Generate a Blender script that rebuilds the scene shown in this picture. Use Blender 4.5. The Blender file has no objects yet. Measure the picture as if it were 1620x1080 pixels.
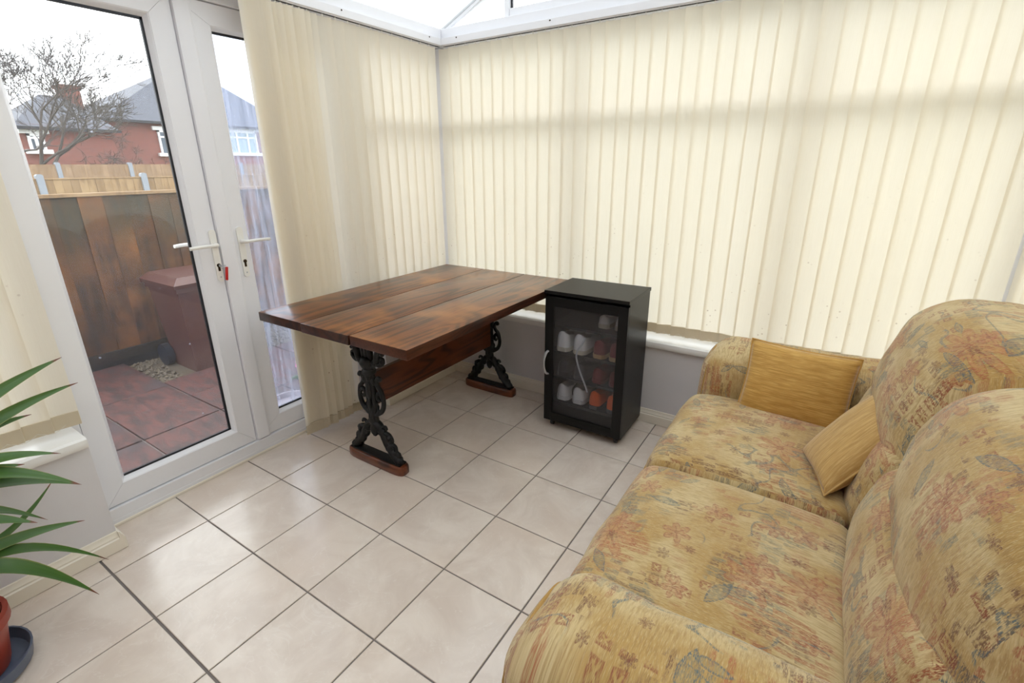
import bpy, bmesh, math, random
from mathutils import Vector, Matrix, Euler, noise as mnoise
random.seed(7)
SC = bpy.context.scene
COL = SC.collection
R = math.radians

# ------------------------------------------------------------------ camera, sky, exposure
cd = bpy.data.cameras.new('camera'); cam = bpy.data.objects.new('camera', cd); COL.objects.link(cam)
cam.location = (1.98, -0.7072, 1.3964)
cam.rotation_euler = Euler((R(71.3655), R(0.394), R(32.8567)), 'XYZ')
cd.sensor_width = 36; cd.lens = 768.34 / 1620 * 36
cd.shift_y = -19.09 / 1620; cd.clip_start = 0.02; cd.clip_end = 300
SC.camera = cam
W = bpy.data.worlds.new('overcast_sky'); SC.world = W; W.use_nodes = True
bg = W.node_tree.nodes['Background']
bg.inputs[0].default_value = (0.965, 0.985, 1.0, 1); bg.inputs[1].default_value = 3.3
SC.view_settings.view_transform = 'Standard'; SC.view_settings.look = 'None'
SC.view_settings.exposure = 0.28; SC.view_settings.gamma = 1.0; SC.view_settings.use_curve_mapping = False

# ------------------------------------------------------------------ material helpers
def srgb(r, g, b):
    f = lambda c: (c/255/12.92 if c/255 <= 0.04045 else ((c/255+0.055)/1.055)**2.4)
    return (f(r), f(g), f(b), 1)
class G:
    """small wrapper that builds a node tree"""
    def __init__(s, name):
        s.m = bpy.data.materials.new(name); s.m.use_nodes = True
        s.t = s.m.node_tree; s.n = s.t.nodes; s.l = s.t.links
        s.n.clear(); s.out = s.n.new('ShaderNodeOutputMaterial')
    def _set(s, sock, v):
        if v is None: return
        if hasattr(v, 'is_output'): s.l.new(v, sock)
        else: sock.default_value = v
    def node(s, typ, ins=(), out=0, **props):
        n = s.n.new(typ)
        for k, v in props.items(): setattr(n, k, v)
        for k, v in (ins.items() if isinstance(ins, dict) else enumerate(ins)): s._set(n.inputs[k], v)
        return n.outputs[out] if out is not None else n
    def math(s, op, a, b=None, c=None, clamp=False):
        return s.node('ShaderNodeMath', [a, b, c], operation=op, use_clamp=clamp)
    def mix(s, f, a, b, blend='MIX'):
        n = s.n.new('ShaderNodeMix'); n.data_type = 'RGBA'; n.blend_type = blend; n.clamp_factor = True
        s._set(n.inputs[0], f); s._set(n.inputs[6], a); s._set(n.inputs[7], b)
        return n.outputs[2]
    def coord(s, which='Object'): return s.node('ShaderNodeTexCoord', out=None).outputs[which]
    def mapping(s, v, loc=(0,0,0), rot=(0,0,0), scale=(1,1,1)):
        return s.node('ShaderNodeMapping', {'Vector': v, 'Location': loc, 'Rotation': rot, 'Scale': scale})
    def noise(s, v, scale=5, detail=2, rough=.5, dist=0, out=0):
        return s.node('ShaderNodeTexNoise', {'Vector': v, 'Scale': scale, 'Detail': detail, 'Roughness': rough, 'Distortion': dist}, out=out)
    def vor(s, v, scale=5, rnd=1.0, out=0, feature='F1', dim='3D'):
        return s.node('ShaderNodeTexVoronoi', {'Vector': v, 'Scale': scale, 'Randomness': rnd}, out=out, feature=feature, voronoi_dimensions=dim)
    def step(s, v, lo, hi):
        n = s.n.new('ShaderNodeMapRange'); n.interpolation_type = 'SMOOTHSTEP'
        s._set(n.inputs[0], v); n.inputs[1].default_value = lo; n.inputs[2].default_value = hi
        return n.outputs[0]
    def bump(s, h, strength=.3, dist=.01, normal=None):
        return s.node('ShaderNodeBump', {'Height': h, 'Strength': strength, 'Distance': dist, 'Normal': normal})
    def bsdf(s, color, rough=.5, normal=None, **kw):
        n = s.n.new('ShaderNodeBsdfPrincipled')
        s._set(n.inputs['Base Color'], color); s._set(n.inputs['Roughness'], rough); s._set(n.inputs['Normal'], normal)
        for k, v in kw.items(): s._set(n.inputs[k.replace('_', ' ')], v)
        return n.outputs[0]
    def done(s, shader): s.l.new(shader, s.out.inputs[0]); return s.m

def plain(name, col, rough=.5, var=.08, scale=12, bump=0, bscale=60, **kw):
    g = G(name); c = g.coord()
    f = g.noise(c, scale, 3)
    d = tuple(max(0, x*(1-var*2)) for x in col[:3]) + (1,)
    colr = g.mix(f, d, col)
    nrm = g.bump(g.noise(c, bscale, 2), bump, .002) if bump else None
    return g.done(g.bsdf(colr, rough, nrm, **kw))

def mat_wood(name, dark, mid, light, rough=.28, coat=.5, along='y', scale=1.0):
    g = G(name); c = g.coord()
    rnd = g.node('ShaderNodeObjectInfo', out=None).outputs['Random']
    off = g.node('ShaderNodeCombineXYZ', [g.math('MULTIPLY', rnd, 7.3), g.math('MULTIPLY', rnd, 3.1), g.math('MULTIPLY', rnd, 9.7)])
    c = g.node('ShaderNodeVectorMath', [c, off], operation='ADD')
    sc = {'y': (1, .12, 1), 'x': (.12, 1, 1), 'z': (1, 1, .12)}[along]
    v = g.mapping(c, scale=tuple(k*scale for k in sc))
    field = g.noise(v, 5.0, 2, .45, .6)
    kn = g.vor(g.mapping(c, scale={'y': (1, .55, 1), 'x': (.55, 1, 1), 'z': (1, 1, .55)}[along]), 3.4)
    field = g.math('ADD', field, g.math('MULTIPLY', g.step(kn, .42, .0), .22))
    rings = g.math('SINE', g.math('MULTIPLY', field, 72))
    rings = g.step(rings, -.55, 1.0)
    fine = g.noise(g.mapping(c, scale=tuple(k*scale for k in {'y': (1, .03, 1), 'x': (.03, 1, 1), 'z': (1, 1, .03)}[along])), 160, 3, .6)
    blot = g.noise(c, 3.2, 3, .55)
    col = g.mix(g.math('MULTIPLY', rings, .75), mid, dark)
    col = g.mix(g.step(blot, .45, .72), col, light)
    col = g.mix(g.math('MULTIPLY', g.step(fine, .52, .7), .55), col, dark)
    col = g.mix(g.math('MULTIPLY', g.step(kn, .13, .03), .8), col, dark)
    n = g.bump(fine, .08, .002)
    return g.done(g.bsdf(col, rough, n, Specular_IOR_Level=.3, Coat_Weight=coat, Coat_Roughness=.1))

def mat_glass(name, tint, veil=0.0, streak=False, rough=.0):
    g = G(name)
    tr = g.node('ShaderNodeBsdfTransparent', [tint])
    gl = g.node('ShaderNodeBsdfGlossy', {'Color': (1, 1, 1, 1), 'Roughness': rough})
    fr = g.math('MULTIPLY', g.node('ShaderNodeFresnel', [1.45]), .8)
    s = g.node('ShaderNodeMixShader', [fr, tr, gl])
    if veil:
        df = g.node('ShaderNodeBsdfTranslucent', [(.74, .81, 1, 1)]); d2 = g.node('ShaderNodeBsdfDiffuse', [(.86, .88, .93, 1)])
        dd = g.node('ShaderNodeMixShader', [.35, df, d2])
        c = g.coord()
        if streak:
            f = g.noise(g.mapping(c, scale=(1, 14, 1.0)), 3, 4, .65)
            f = g.math('ADD', g.math('MULTIPLY', g.step(f, .3, .75), veil*1.2), veil*.35)
        else:
            f = g.math('MULTIPLY', g.noise(c, 2.5, 4, .6), veil*2)
        sp = g.vor(g.mapping(c, scale=(.3, 1, 1)), 11, 1); f = g.math('ADD', f, g.math('MULTIPLY', g.step(sp, .05, .03), .3), clamp=True)
        s = g.node('ShaderNodeMixShader', [f, s, dd])
    return g.done(s)

# ------------------------------------------------------------------ geometry helpers
ORG = {}                                     # world origin of each parent
class MB:
    def __init__(s): s.v = []; s.f = []; s.uv = []
    def add(s, vs, fs, uvs=None):
        o = len(s.v); s.v += [tuple(p) for p in vs]; s.f += [tuple(i+o for i in f) for f in fs]
        if uvs: s.uv += uvs
        return s
    def box(s, a, b, ch=0.0):
        (x0, y0, z0), (x1, y1, z1) = a, b
        if ch <= 0:
            v = [(x, y, z) for z in (z0, z1) for y in (y0, y1) for x in (x0, x1)]
            return s.add(v, [(0,2,3,1), (4,5,7,6), (0,1,5,4), (2,6,7,3), (0,4,6,2), (1,3,7,5)])
        bm = bmesh.new(); bmesh.ops.create_cube(bm, size=1)
        for p in bm.verts: p.co = ((p.co.x+.5)*(x1-x0)+x0, (p.co.y+.5)*(y1-y0)+y0, (p.co.z+.5)*(z1-z0)+z0)
        bmesh.ops.bevel(bm, geom=bm.edges[:], offset=ch, segments=2, profile=.6, affect='EDGES')
        bm.verts.index_update()
        s.add([p.co[:] for p in bm.verts], [[q.index for q in f.verts] for f in bm.faces]); bm.free(); return s
    def tube(s, pts, rad, seg=8, cap=True, flat=1.0):
        pts = [Vector(p) for p in pts]; n = len(pts)
        rad = list(rad) if hasattr(rad, '__len__') else [rad]*n
        vs = []; up = None
        for i, p in enumerate(pts):
            t = (pts[min(i+1, n-1)]-pts[max(i-1, 0)]).normalized()
            if up is None:
                up = Vector((0, 0, 1)) if abs(t.z) < .9 else Vector((1, 0, 0))
            sd = t.cross(up).normalized(); up = sd.cross(t).normalized()
            for k in range(seg):
                a = 2*math.pi*k/seg
                vs.append(p + (sd*math.cos(a)*flat + up*math.sin(a))*rad[i])
        fs = [(i*seg+k, i*seg+(k+1) % seg, (i+1)*seg+(k+1) % seg, (i+1)*seg+k) for i in range(n-1) for k in range(seg)]
        if cap: fs += [tuple(range(seg-1, -1, -1)), tuple((n-1)*seg+k for k in range(seg))]
        return s.add(vs, fs)
    def lathe(s, prof, c=(0, 0, 0), seg=24):
        vs = [(c[0]+r*math.cos(2*math.pi*k/seg), c[1]+r*math.sin(2*math.pi*k/seg), c[2]+z) for r, z in prof for k in range(seg)]
        fs = [(i*seg+k, i*seg+(k+1) % seg, (i+1)*seg+(k+1) % seg, (i+1)*seg+k) for i in range(len(prof)-1) for k in range(seg)]
        fs += [tuple(range(seg-1, -1, -1)), tuple((len(prof)-1)*seg+k for k in range(seg))]
        return s.add(vs, fs)
    def prism(s, poly, ax, a, b):
        """extrude a polygon (in the two other axes, in order) along axis ax from a to b"""
        def P(p, t): q = list(p); q.insert(ax, t); return q
        n = len(poly)
        return s.add([P(p, a) for p in poly]+[P(p, b) for p in poly],
                     [tuple(range(n-1, -1, -1)), tuple(range(n, 2*n))]+[(i, (i+1) % n, n+(i+1) % n, n+i) for i in range(n)])
    def blob(s, c, r, seg=8, rings=6):
        vs = []; fs = []
        for i in range(rings+1):
            a = math.pi*i/rings
            for k in range(seg):
                b = 2*math.pi*k/seg
                vs.append((c[0]+r[0]*math.sin(a)*math.cos(b), c[1]+r[1]*math.sin(a)*math.sin(b), c[2]+r[2]*math.cos(a)))
        for i in range(rings):
            for k in range(seg): fs.append((i*seg+k, (i+1)*seg+k, (i+1)*seg+(k+1) % seg, i*seg+(k+1) % seg))
        return s.add(vs, fs)
    def xf(s, M):
        s.v = [tuple(M @ Vector(p)) for p in s.v]; return s
def fin(me, smooth=True, ang=35):
    bm = bmesh.new(); bm.from_mesh(me); bmesh.ops.recalc_face_normals(bm, faces=bm.faces); bm.to_mesh(me); bm.free()
    if smooth:
        me.polygons.foreach_set('use_smooth', [True]*len(me.polygons)); me.set_sharp_from_angle(angle=R(ang))
    me.update()
def obj(name, mb, mat, parent=None, smooth=True, ang=35, local=False, recalc=True):
    me = bpy.data.meshes.new(name)
    o0 = ORG.get(parent.name, Vector()) if (parent and not local) else Vector()
    me.from_pydata([tuple(Vector(p)-o0) for p in mb.v], [], mb.f)
    if mb.uv:
        ul = me.uv_layers.new(name='UVMap'); ul.data.foreach_set('uv', [c for uv in mb.uv for c in uv])
    me.materials.append(mat)
    if recalc: fin(me, smooth, ang)
    elif smooth: me.polygons.foreach_set('use_smooth', [True]*len(me.polygons))
    o = bpy.data.objects.new(name, me); COL.objects.link(o)
    if parent: o.parent = parent; ORG[o.name] = o0.copy()
    else: ORG[o.name] = Vector()
    return o
def tag(o, label=None, cat=None, group=None, kind=None):
    for k, v in (('label', label), ('category', cat), ('group', group), ('kind', kind)):
        if v: o[k] = v
    return o
def thing(name, loc, label=None, cat=None, group=None, kind=None, rot=(0, 0, 0)):
    o = bpy.data.objects.new(name, None); COL.objects.link(o); o.location = loc; o.rotation_euler = rot
    o.empty_display_size = .05; ORG[o.name] = Vector(loc)
    return tag(o, label, cat, group, kind)
def struct(name, mb, mat, label, cat, parent=None, **k):
    o = obj(name, mb, mat, parent, **k)
    if not parent: tag(o, label, cat, kind='structure')
    return o
def share(src, name, parent, loc=(0, 0, 0), rot=(0, 0, 0)):
    c = bpy.data.objects.new(name, src.data); COL.objects.link(c); c.parent = parent; c.location = loc; c.rotation_euler = rot
    return c
def bez(p0, p1, p2, p3, n=12):
    p0, p1, p2, p3 = map(Vector, (p0, p1, p2, p3))
    return [p0*(1-t)**3+p1*3*t*(1-t)**2+p2*3*t*t*(1-t)+p3*t**3 for t in [i/n for i in range(n+1)]]
def spline(pts, n=6):
    """Catmull-Rom through the points"""
    P = [Vector(p) for p in pts]; P = [P[0]*2-P[1]]+P+[P[-1]*2-P[-2]]; out = []
    for i in range(1, len(P)-2):
        for k in range(n):
            t = k/n; a, b, c, d = P[i-1:i+3]
            out.append(.5*((2*b)+(c-a)*t+(2*a-5*b+4*c-d)*t*t+(3*b-a-3*c+d)*t**3))
    out.append(P[-2]); return out
def rbox(half, r, n=(10, 10, 6), k=4):
    """rounded box as one welded surface, centred at 0"""
    ax = []
    for h, m in zip(half, n):
        rr = min(r, h*.999)
        s = [-h+rr*(i/k) for i in range(k)] + [-(h-rr)+2*(h-rr)*i/m for i in range(m+1)] + [h-rr+rr*((i+1)/k) for i in range(k)]
        ax.append(s)
    idx = {}; V = []; F = []
    def vid(p):
        key = tuple(round(c, 5) for c in p)
        if key not in idx:
            q = [max(-(h-min(r, h*.999)), min(h-min(r, h*.999), c)) for c, h in zip(p, half)]
            d = Vector(p)-Vector(q); rr = min(r, *half)
            if d.length > 1e-9:
                nd = d.normalized(); pos = Vector([qc + nc*min(r, h*.999) for qc, nc, h in zip(q, nd, half)])
            else: pos = Vector(p)
            idx[key] = len(V); V.append(pos)
        return idx[key]
    for a in range(3):
        b, c = [(1, 2), (2, 0), (0, 1)][a]
        for sgn in (-1, 1):
            for i in range(len(ax[b])-1):
                for j in range(len(ax[c])-1):
                    q = []
                    for (ii, jj) in ((i, j), (i+1, j), (i+1, j+1), (i, j+1)):
                        p = [0, 0, 0]; p[a] = sgn*half[a]; p[b] = ax[b][ii]; p[c] = ax[c][jj]; q.append(vid(p))
                    if sgn < 0: q.reverse()
                    if len(set(q)) == 4: F.append(tuple(q))
    return V, F
def soft(name, half, r, mat, parent, deform, uvmode, n=(14, 14, 8), k=4, amp=.004, fr=9, seed=0.0):
    V, F = rbox(half, r, n, k)
    P = [Vector(deform(p)) for p in V]
    nr = [Vector() for _ in P]
    fn = []
    for f in F:
        nn = (P[f[1]]-P[f[0]]).cross(P[f[2]]-P[f[0]])+(P[f[2]]-P[f[0]]).cross(P[f[3]]-P[f[0]])
        nn = nn.normalized() if nn.length > 1e-12 else Vector((0, 0, 1))
        fn.append(nn)
        for i in f: nr[i] += nn
    for i, p in enumerate(P):
        if nr[i].length > 0:
            P[i] = p + nr[i].normalized()*amp*mnoise.noise(p*fr+Vector((seed, seed*2, 0)))
    uv = []
    for f, nn in zip(F, fn):
        for i in f: uv.append(uvmode(P[i], nn))
    mb = MB(); mb.add([tuple(p) for p in P], F, uv)
    return obj(name, mb, mat, parent, ang=75, recalc=True)

# ------------------------------------------------------------------ materials
M = {}
M['upvc'] = plain('white_plastic_frame', srgb(236, 236, 240), .3, .02, 6)
M['paint'] = plain('white_wall_paint', srgb(222, 220, 222), .6, .03, 9, .06, 220)
M['cream'] = plain('cream_gloss_paint', srgb(240, 232, 216), .3, .03, 6)
M['sill'] = plain('white_gloss_sill', srgb(244, 243, 240), .25, .02, 6)
M['gasket'] = plain('black_rubber_gasket', srgb(26, 28, 38), .5, .05)
M['grout'] = plain('grey_brown_grout', srgb(128, 120, 116), .85, .15, 30)
M['glass'] = mat_glass('clear_pane_haze', (.97, .98, .98, 1), .02)  # faint veil puts outdoor haze and lens bloom into the glass
M['glass_dirty'] = mat_glass('dirty_pane', (.90, .94, 1, 1), .21, True)
M['iron'] = plain('black_cast_iron', srgb(20, 20, 21), .45, .2, 30, .25, 90, Metallic=.3)
M['wood'] = mat_wood('stained_pine_top', srgb(46, 24, 14), srgb(114, 64, 31), srgb(160, 102, 52), .3, .28)
M['wood_edge_shade'] = mat_wood('shaded_board_edge', srgb(30, 15, 10), srgb(62, 32, 20), srgb(84, 44, 26), .35, .25)  # darker copy of the top wood, with the shade of the edges in its colour
M['wood_dark'] = mat_wood('stained_pine_stretcher', srgb(40, 20, 12), srgb(92, 46, 25), srgb(104, 56, 32), .4, .2)
M['wood_foot'] = mat_wood('stained_pine_foot', srgb(46, 20, 12), srgb(108, 56, 32), srgb(120, 66, 38), .35, .3, 'x')
M['black'] = plain('black_ash_board', srgb(10, 10, 11), .38, .15, 40, .08, 200, Specular_IOR_Level=.28)
M['blackin'] = plain('black_board_inside', srgb(18, 18, 19), .6, .1, 40)
M['steel'] = plain('brushed_silver', srgb(190, 192, 196), .35, .05, 20, Metallic=.35)
M['brass'] = plain('dark_brass', srgb(58, 44, 28), .4, .1, 30, Metallic=.7)
M['rubber'] = plain('grey_castor', srgb(58, 58, 60), .5, .1)
M['red'] = plain('red_plastic', srgb(196, 26, 30), .3, .05)
M['white_plastic'] = plain('white_handle_plastic', srgb(238, 236, 230), .3, .02)
M['white_leather'] = plain('white_leather', srgb(226, 224, 220), .5, .04, 30)
M['offwhite_sole'] = plain('cream_rubber_sole', srgb(214, 204, 184), .6, .05, 30)
M['maroon'] = plain('maroon_suede', srgb(112, 34, 42), .7, .1, 30)
M['tan_sole'] = plain('tan_rubber_sole', srgb(168, 132, 92), .6, .06, 30)
M['orange'] = plain('orange_mesh', srgb(226, 92, 28), .6, .1, 40)
M['darkshoe'] = plain('dark_grey_leather', srgb(62, 60, 64), .5, .1, 30)
M['blacklace'] = plain('black_lace', srgb(20, 20, 22), .7, .1)
M['cable'] = plain('pale_grey_cable', srgb(190, 192, 194), .4, .04)
M['terracotta'] = plain('terracotta_plastic', srgb(158, 62, 46), .4, .06, 14)
M['saucer'] = plain('blue_grey_plastic', srgb(92, 102, 122), .35, .05)
M['soil'] = plain('potting_soil', srgb(48, 36, 28), .95, .3, 50, .8, 80)
M['brownbin'] = plain('brown_bin_plastic', srgb(82, 52, 46), .45, .06, 10)
M['concrete'] = plain('pale_concrete', srgb(140, 146, 156), .8, .06, 8)
M['stone'] = plain('gravel_stone', srgb(112, 101, 86), .85, .25, 9)
M['pink'] = plain('pink_petal', srgb(236, 120, 170), .5, .08)
M['stem'] = plain('plant_stem', srgb(70, 100, 50), .5, .1)
M['bark'] = plain('grey_bark', srgb(86, 78, 72), .9, .2, 10)
M['slate'] = plain('slate_roof', srgb(70, 74, 86), .6, .12, 3, .3, 8)
M['house_white'] = plain('white_render', srgb(232, 232, 234), .6, .03)
M['dark_glass'] = plain('dark_window_pane', srgb(70, 84, 100), .1, .1, 2)
M['curtain_glass'] = plain('curtained_window_pane', srgb(150, 170, 176), .15, .1, 2)
M['chain'] = plain('pale_bead_chain', srgb(226, 220, 206), .3, .03)
M['ground'] = plain('garden_ground', srgb(110, 112, 84), .95, .2, 2)
M['trunk'] = plain('yucca_trunk', srgb(106, 84, 62), .9, .2, 30)

def mat_tile():
    g = G('mottled_cream_tile'); c = g.coord()
    rnd = g.node('ShaderNodeObjectInfo', out=None).outputs['Random']
    off = g.node('ShaderNodeCombineXYZ', [g.math('MULTIPLY', rnd, 31.0), g.math('MULTIPLY', rnd, 17.0), rnd])
    v = g.node('ShaderNodeVectorMath', [c, off], operation='ADD')
    a = g.noise(v, 5, 5, .6, .8); b = g.noise(v, 2.2, 3, .5)
    col = g.mix(g.step(a, .3, .72), srgb(214, 199, 186), srgb(230, 218, 206))
    col = g.mix(g.math('MULTIPLY', g.step(b, .45, .7), .6), col, srgb(220, 202, 186))
    vein = g.math('ABSOLUTE', g.math('SUBTRACT', g.noise(v, 4.2, 4, .62, 1.4), .5))
    col = g.mix(g.math('MULTIPLY', g.step(vein, .008, 0.0), .22), col, srgb(240, 234, 226))
    sp = g.vor(v, 38); col = g.mix(g.math('MULTIPLY', g.step(sp, .035, .015), .35), col, srgb(130, 110, 95))
    n = g.bump(g.noise(v, 9, 3), .05, .004)
    return g.done(g.bsdf(col, g.math('ADD', g.math('MULTIPLY', a, .12), .16), n, IOR=1.72))
M['tile'] = mat_tile()

def mat_slat():
    g = G('cream_blind_fabric'); c = g.coord()
    f = g.noise(g.mapping(c, scale=(1, 1, .02)), 700, 2, .6)
    rnd = g.node('ShaderNodeObjectInfo', out=None).outputs['Random']
    off = g.node('ShaderNodeCombineXYZ', [g.math('MULTIPLY', rnd, 11.0), g.math('MULTIPLY', rnd, 23.0), g.math('MULTIPLY', rnd, 5.0)])
    v = g.node('ShaderNodeVectorMath', [c, off], operation='ADD')
    col = g.mix(f, srgb(241, 234, 219), srgb(248, 243, 231))
    z = g.node('ShaderNodeSeparateXYZ', [c], out=2)
    sp = g.vor(v, 34); msk = g.math('MULTIPLY', g.step(g.noise(v, 5, 2), .52, .66), g.step(z, 1.5, .4))
    col = g.mix(g.math('MULTIPLY', g.math('MULTIPLY', g.step(sp, .17, .07), msk), .6), col, srgb(150, 120, 90))
    d = g.node('ShaderNodeBsdfDiffuse', [col]); t = g.node('ShaderNodeBsdfTranslucent', [g.mix(1.0, col, (1, .982, .94, 1), 'MULTIPLY')])
    return g.done(g.node('ShaderNodeMixShader', [.5, d, t]))
M['slat'] = mat_slat()
def mat_hem():
    g = G('cream_blind_hem'); c = g.coord()
    col = g.mix(g.noise(c, 20, 2), srgb(222, 210, 186), srgb(230, 219, 197))
    d = g.node('ShaderNodeBsdfDiffuse', [col]); t = g.node('ShaderNodeBsdfTranslucent', [col])
    return g.done(g.node('ShaderNodeMixShader', [.33, d, t]))
M['hem'] = mat_hem()

def mat_roof():
    g = G('opal_polycarbonate'); c = g.coord()
    f = g.math('SINE', g.math('MULTIPLY', g.node('ShaderNodeSeparateXYZ', [c], out=1), 390))
    col = g.mix(g.math('MULTIPLY', f, .1), (.64, .655, .66, 1), (.56, .575, .58, 1))
    a = g.node('ShaderNodeBsdfTransparent', [col]); b = g.node('ShaderNodeBsdfTranslucent', [col])
    return g.done(g.node('ShaderNodeMixShader', [.5, a, b]))
M['roof'] = mat_roof()

def mat_fabric():
    """woven floral chenille: gold and beige ground with rust flowers, blue-grey leaves, dashes and small squares"""
    g = G('floral_chenille'); uv = g.coord('UV')
    warp = g.noise(uv, 14, 2, .5, out=1)
    wv = g.node('ShaderNodeVectorMath', [g.node('ShaderNodeVectorMath', [warp, (.5, .5, .5)], operation='SUBTRACT'), (.012, .012, 0)], operation='MULTIPLY')
    w = g.node('ShaderNodeVectorMath', [uv, wv], operation='ADD')
    streak = g.noise(g.mapping(uv, scale=(1, .085, 1)), 760, 2, .6)
    streak2 = g.noise(g.mapping(uv, scale=(1, .12, 1)), 230, 2, .6)
    zone = g.noise(uv, 4.5, 3, .55)
    base = g.mix(g.step(zone, .38, .62), srgb(180, 146, 84), srgb(206, 184, 136))
    base = g.mix(g.math('MULTIPLY', g.step(streak2, .42, .66), .55), base, srgb(156, 122, 68))
    base = g.mix(g.math('MULTIPLY', g.step(streak, .5, .68), .45), base, srgb(218, 198, 154))
    fine = g.noise(g.mapping(uv, scale=(1, .16, 1)), 700, 2, .6)
    weave = g.math('MULTIPLY', g.step(streak, .34, .54), g.step(fine, .36, .54))          # motifs show only where their threads surface
    col = base
    rust = srgb(164, 94, 58); blue = srgb(94, 106, 102); brown = srgb(108, 72, 52)
    sep = g.node('ShaderNodeSeparateXYZ', [w], out=None); u, v = sep.outputs[0], sep.outputs[1]
    def put(mask, c, k=.8):
        nonlocal col
        col = g.mix(g.math('MULTIPLY', g.math('MULTIPLY', mask, weave), k), col, c)
    # blocks of dashes
    def dashes(lu, lv, zoff, thr, c, k):
        cell = g.node('ShaderNodeTexWhiteNoise', [g.node('ShaderNodeCombineXYZ', [g.math('FLOOR', g.math('MULTIPLY', u, lu)), g.math('FLOOR', g.math('MULTIPLY', v, lv)), zoff])], noise_dimensions='3D')
        fu = g.math('ABSOLUTE', g.math('SUBTRACT', g.math('FRACT', g.math('MULTIPLY', u, lu)), .5))
        z = g.noise(g.mapping(uv, loc=(zoff*3.3, zoff*1.7, 0)), 5.5, 1)
        put(g.math('MULTIPLY', g.math('MULTIPLY', g.step(cell, .45, .55), g.step(fu, .46, .3)), g.step(z, thr, thr+.05)), c, k)
    dashes(85, 26, 1.0, .56, brown, .85); dashes(70, 14, 2.0, .55, rust, .85); dashes(60, 30, 5.0, .55, blue, .7); dashes(46, 9, 8.0, .61, rust, .6); dashes(30, 12, 11.0, .60, blue, .5)
    # small framed squares with a pale cross inside
    fu = g.math('SUBTRACT', g.math('FRACT', g.math('MULTIPLY', u, 26)), .5); fv = g.math('SUBTRACT', g.math('FRACT', g.math('MULTIPLY', v, 26)), .5)
    au = g.math('ABSOLUTE', fu); av = g.math('ABSOLUTE', fv); mx = g.math('MAXIMUM', au, av)
    cellr = g.node('ShaderNodeTexWhiteNoise', [g.node('ShaderNodeCombineXYZ', [g.math('FLOOR', g.math('MULTIPLY', u, 26)), g.math('FLOOR', g.math('MULTIPLY', v, 26)), 3.0])], noise_dimensions='3D')
    zs = g.step(g.noise(g.mapping(uv, loc=(4.2, 9.1, 0)), 4.2, 1), .565, .59)
    sq = g.math('MULTIPLY', g.math('MULTIPLY', g.step(mx, .36, .3), zs), g.step(cellr, .35, .4))
    cross = g.math('MULTIPLY', g.step(g.math('ABSOLUTE', g.math('SUBTRACT', au, av)), .09, .04), g.step(mx, .22, .17))
    put(g.math('MULTIPLY', sq, g.math('SUBTRACT', 1, cross)), srgb(140, 78, 52), .95)
    # flowers
    def flowers(scale, off, rad, petals, c, c2, keep):
        q = g.mapping(w, loc=off)
        vn = g.node('ShaderNodeTexVoronoi', {'Vector': q, 'Scale': scale, 'Randomness': .75}, out=None, voronoi_dimensions='2D')
        pos = g.node('ShaderNodeVectorMath', [vn.outputs['Position'], (1/scale,)*3], operation='MULTIPLY') if False else vn.outputs['Position']
        d = g.node('ShaderNodeVectorMath', [q, pos], operation='SUBTRACT')
        sp = g.node('ShaderNodeSeparateXYZ', [d], out=None)
        ang = g.math('ARCTAN2', sp.outputs[1], sp.outputs[0])
        cs = g.node('ShaderNodeSeparateColor', [vn.outputs['Color']], out=None)
        rr = g.node('ShaderNodeVectorMath', [d], out=1, operation='LENGTH')
        ph = g.math('ADD', g.math('MULTIPLY', ang, petals/2), g.math('MULTIPLY', cs.outputs[1], 6))
        lob = g.math('ABSOLUTE', g.math('SINE', ph))
        edge = g.math('MULTIPLY', g.math('ADD', g.math('MULTIPLY', lob, .55), .45), g.math('ADD', g.math('MULTIPLY', cs.outputs[2], rad*.5), rad*.7))
        on = g.step(cs.outputs[0], 1-keep-.02, 1-keep)
        t = g.math('DIVIDE', rr, edge)
        fill = g.math('MULTIPLY', g.step(t, 1.0, .9), on)
        ringm = g.math('MULTIPLY', g.math('MULTIPLY', g.step(t, 1.02, .95), g.step(t, .78, .86)), on)
        vein = g.math('MULTIPLY', g.math('MULTIPLY', g.step(lob, .8, .97), fill), g.step(t, .7, .55))
        put(fill, c, .62); put(ringm, c2, .62); put(vein, c2, .7)
        put(g.math('MULTIPLY', g.step(rr, rad*.2, rad*.1), on), c2, .9)
    flowers(3.4, (.37, .11, 0), .085, 8, srgb(186, 118, 80), srgb(146, 74, 48), .62)
    flowers(6.2, (3.1, 5.2, 0), .04, 6, srgb(176, 106, 78), srgb(134, 72, 52), .4)
    flowers(9.0, (1.3, 7.7, 0), .018, 7, brown, srgb(120, 70, 50), .5)
    # leaves: lens shapes at random angles
    def leaves(scale, off, ln, c, keep):
        q = g.mapping(w, loc=off)
        vn = g.node('ShaderNodeTexVoronoi', {'Vector': q, 'Scale': scale, 'Randomness': .9}, out=None, voronoi_dimensions='2D')
        d = g.node('ShaderNodeVectorMath', [q, vn.outputs['Position']], operation='SUBTRACT')
        cs = g.node('ShaderNodeSeparateColor', [vn.outputs['Color']], out=None)
        a = g.math('MULTIPLY', cs.outputs[1], 6.28)
        sp = g.node('ShaderNodeSeparateXYZ', [d], out=None)
        ca, sa = g.math('COSINE', a), g.math('SINE', a)
        x = g.math('ADD', g.math('MULTIPLY', sp.outputs[0], ca), g.math('MULTIPLY', sp.outputs[1], sa))
        y = g.math('SUBTRACT', g.math('MULTIPLY', sp.outputs[1], ca), g.math('MULTIPLY', sp.outputs[0], sa))
        wd = g.math('MULTIPLY', g.math('SUBTRACT', 1, g.math('POWER', g.math('DIVIDE', x, ln), 2)), ln*.34)
        t = g.math('SUBTRACT', wd, g.math('ABSOLUTE', y))
        on = g.step(cs.outputs[0], 1-keep-.02, 1-keep)
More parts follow.
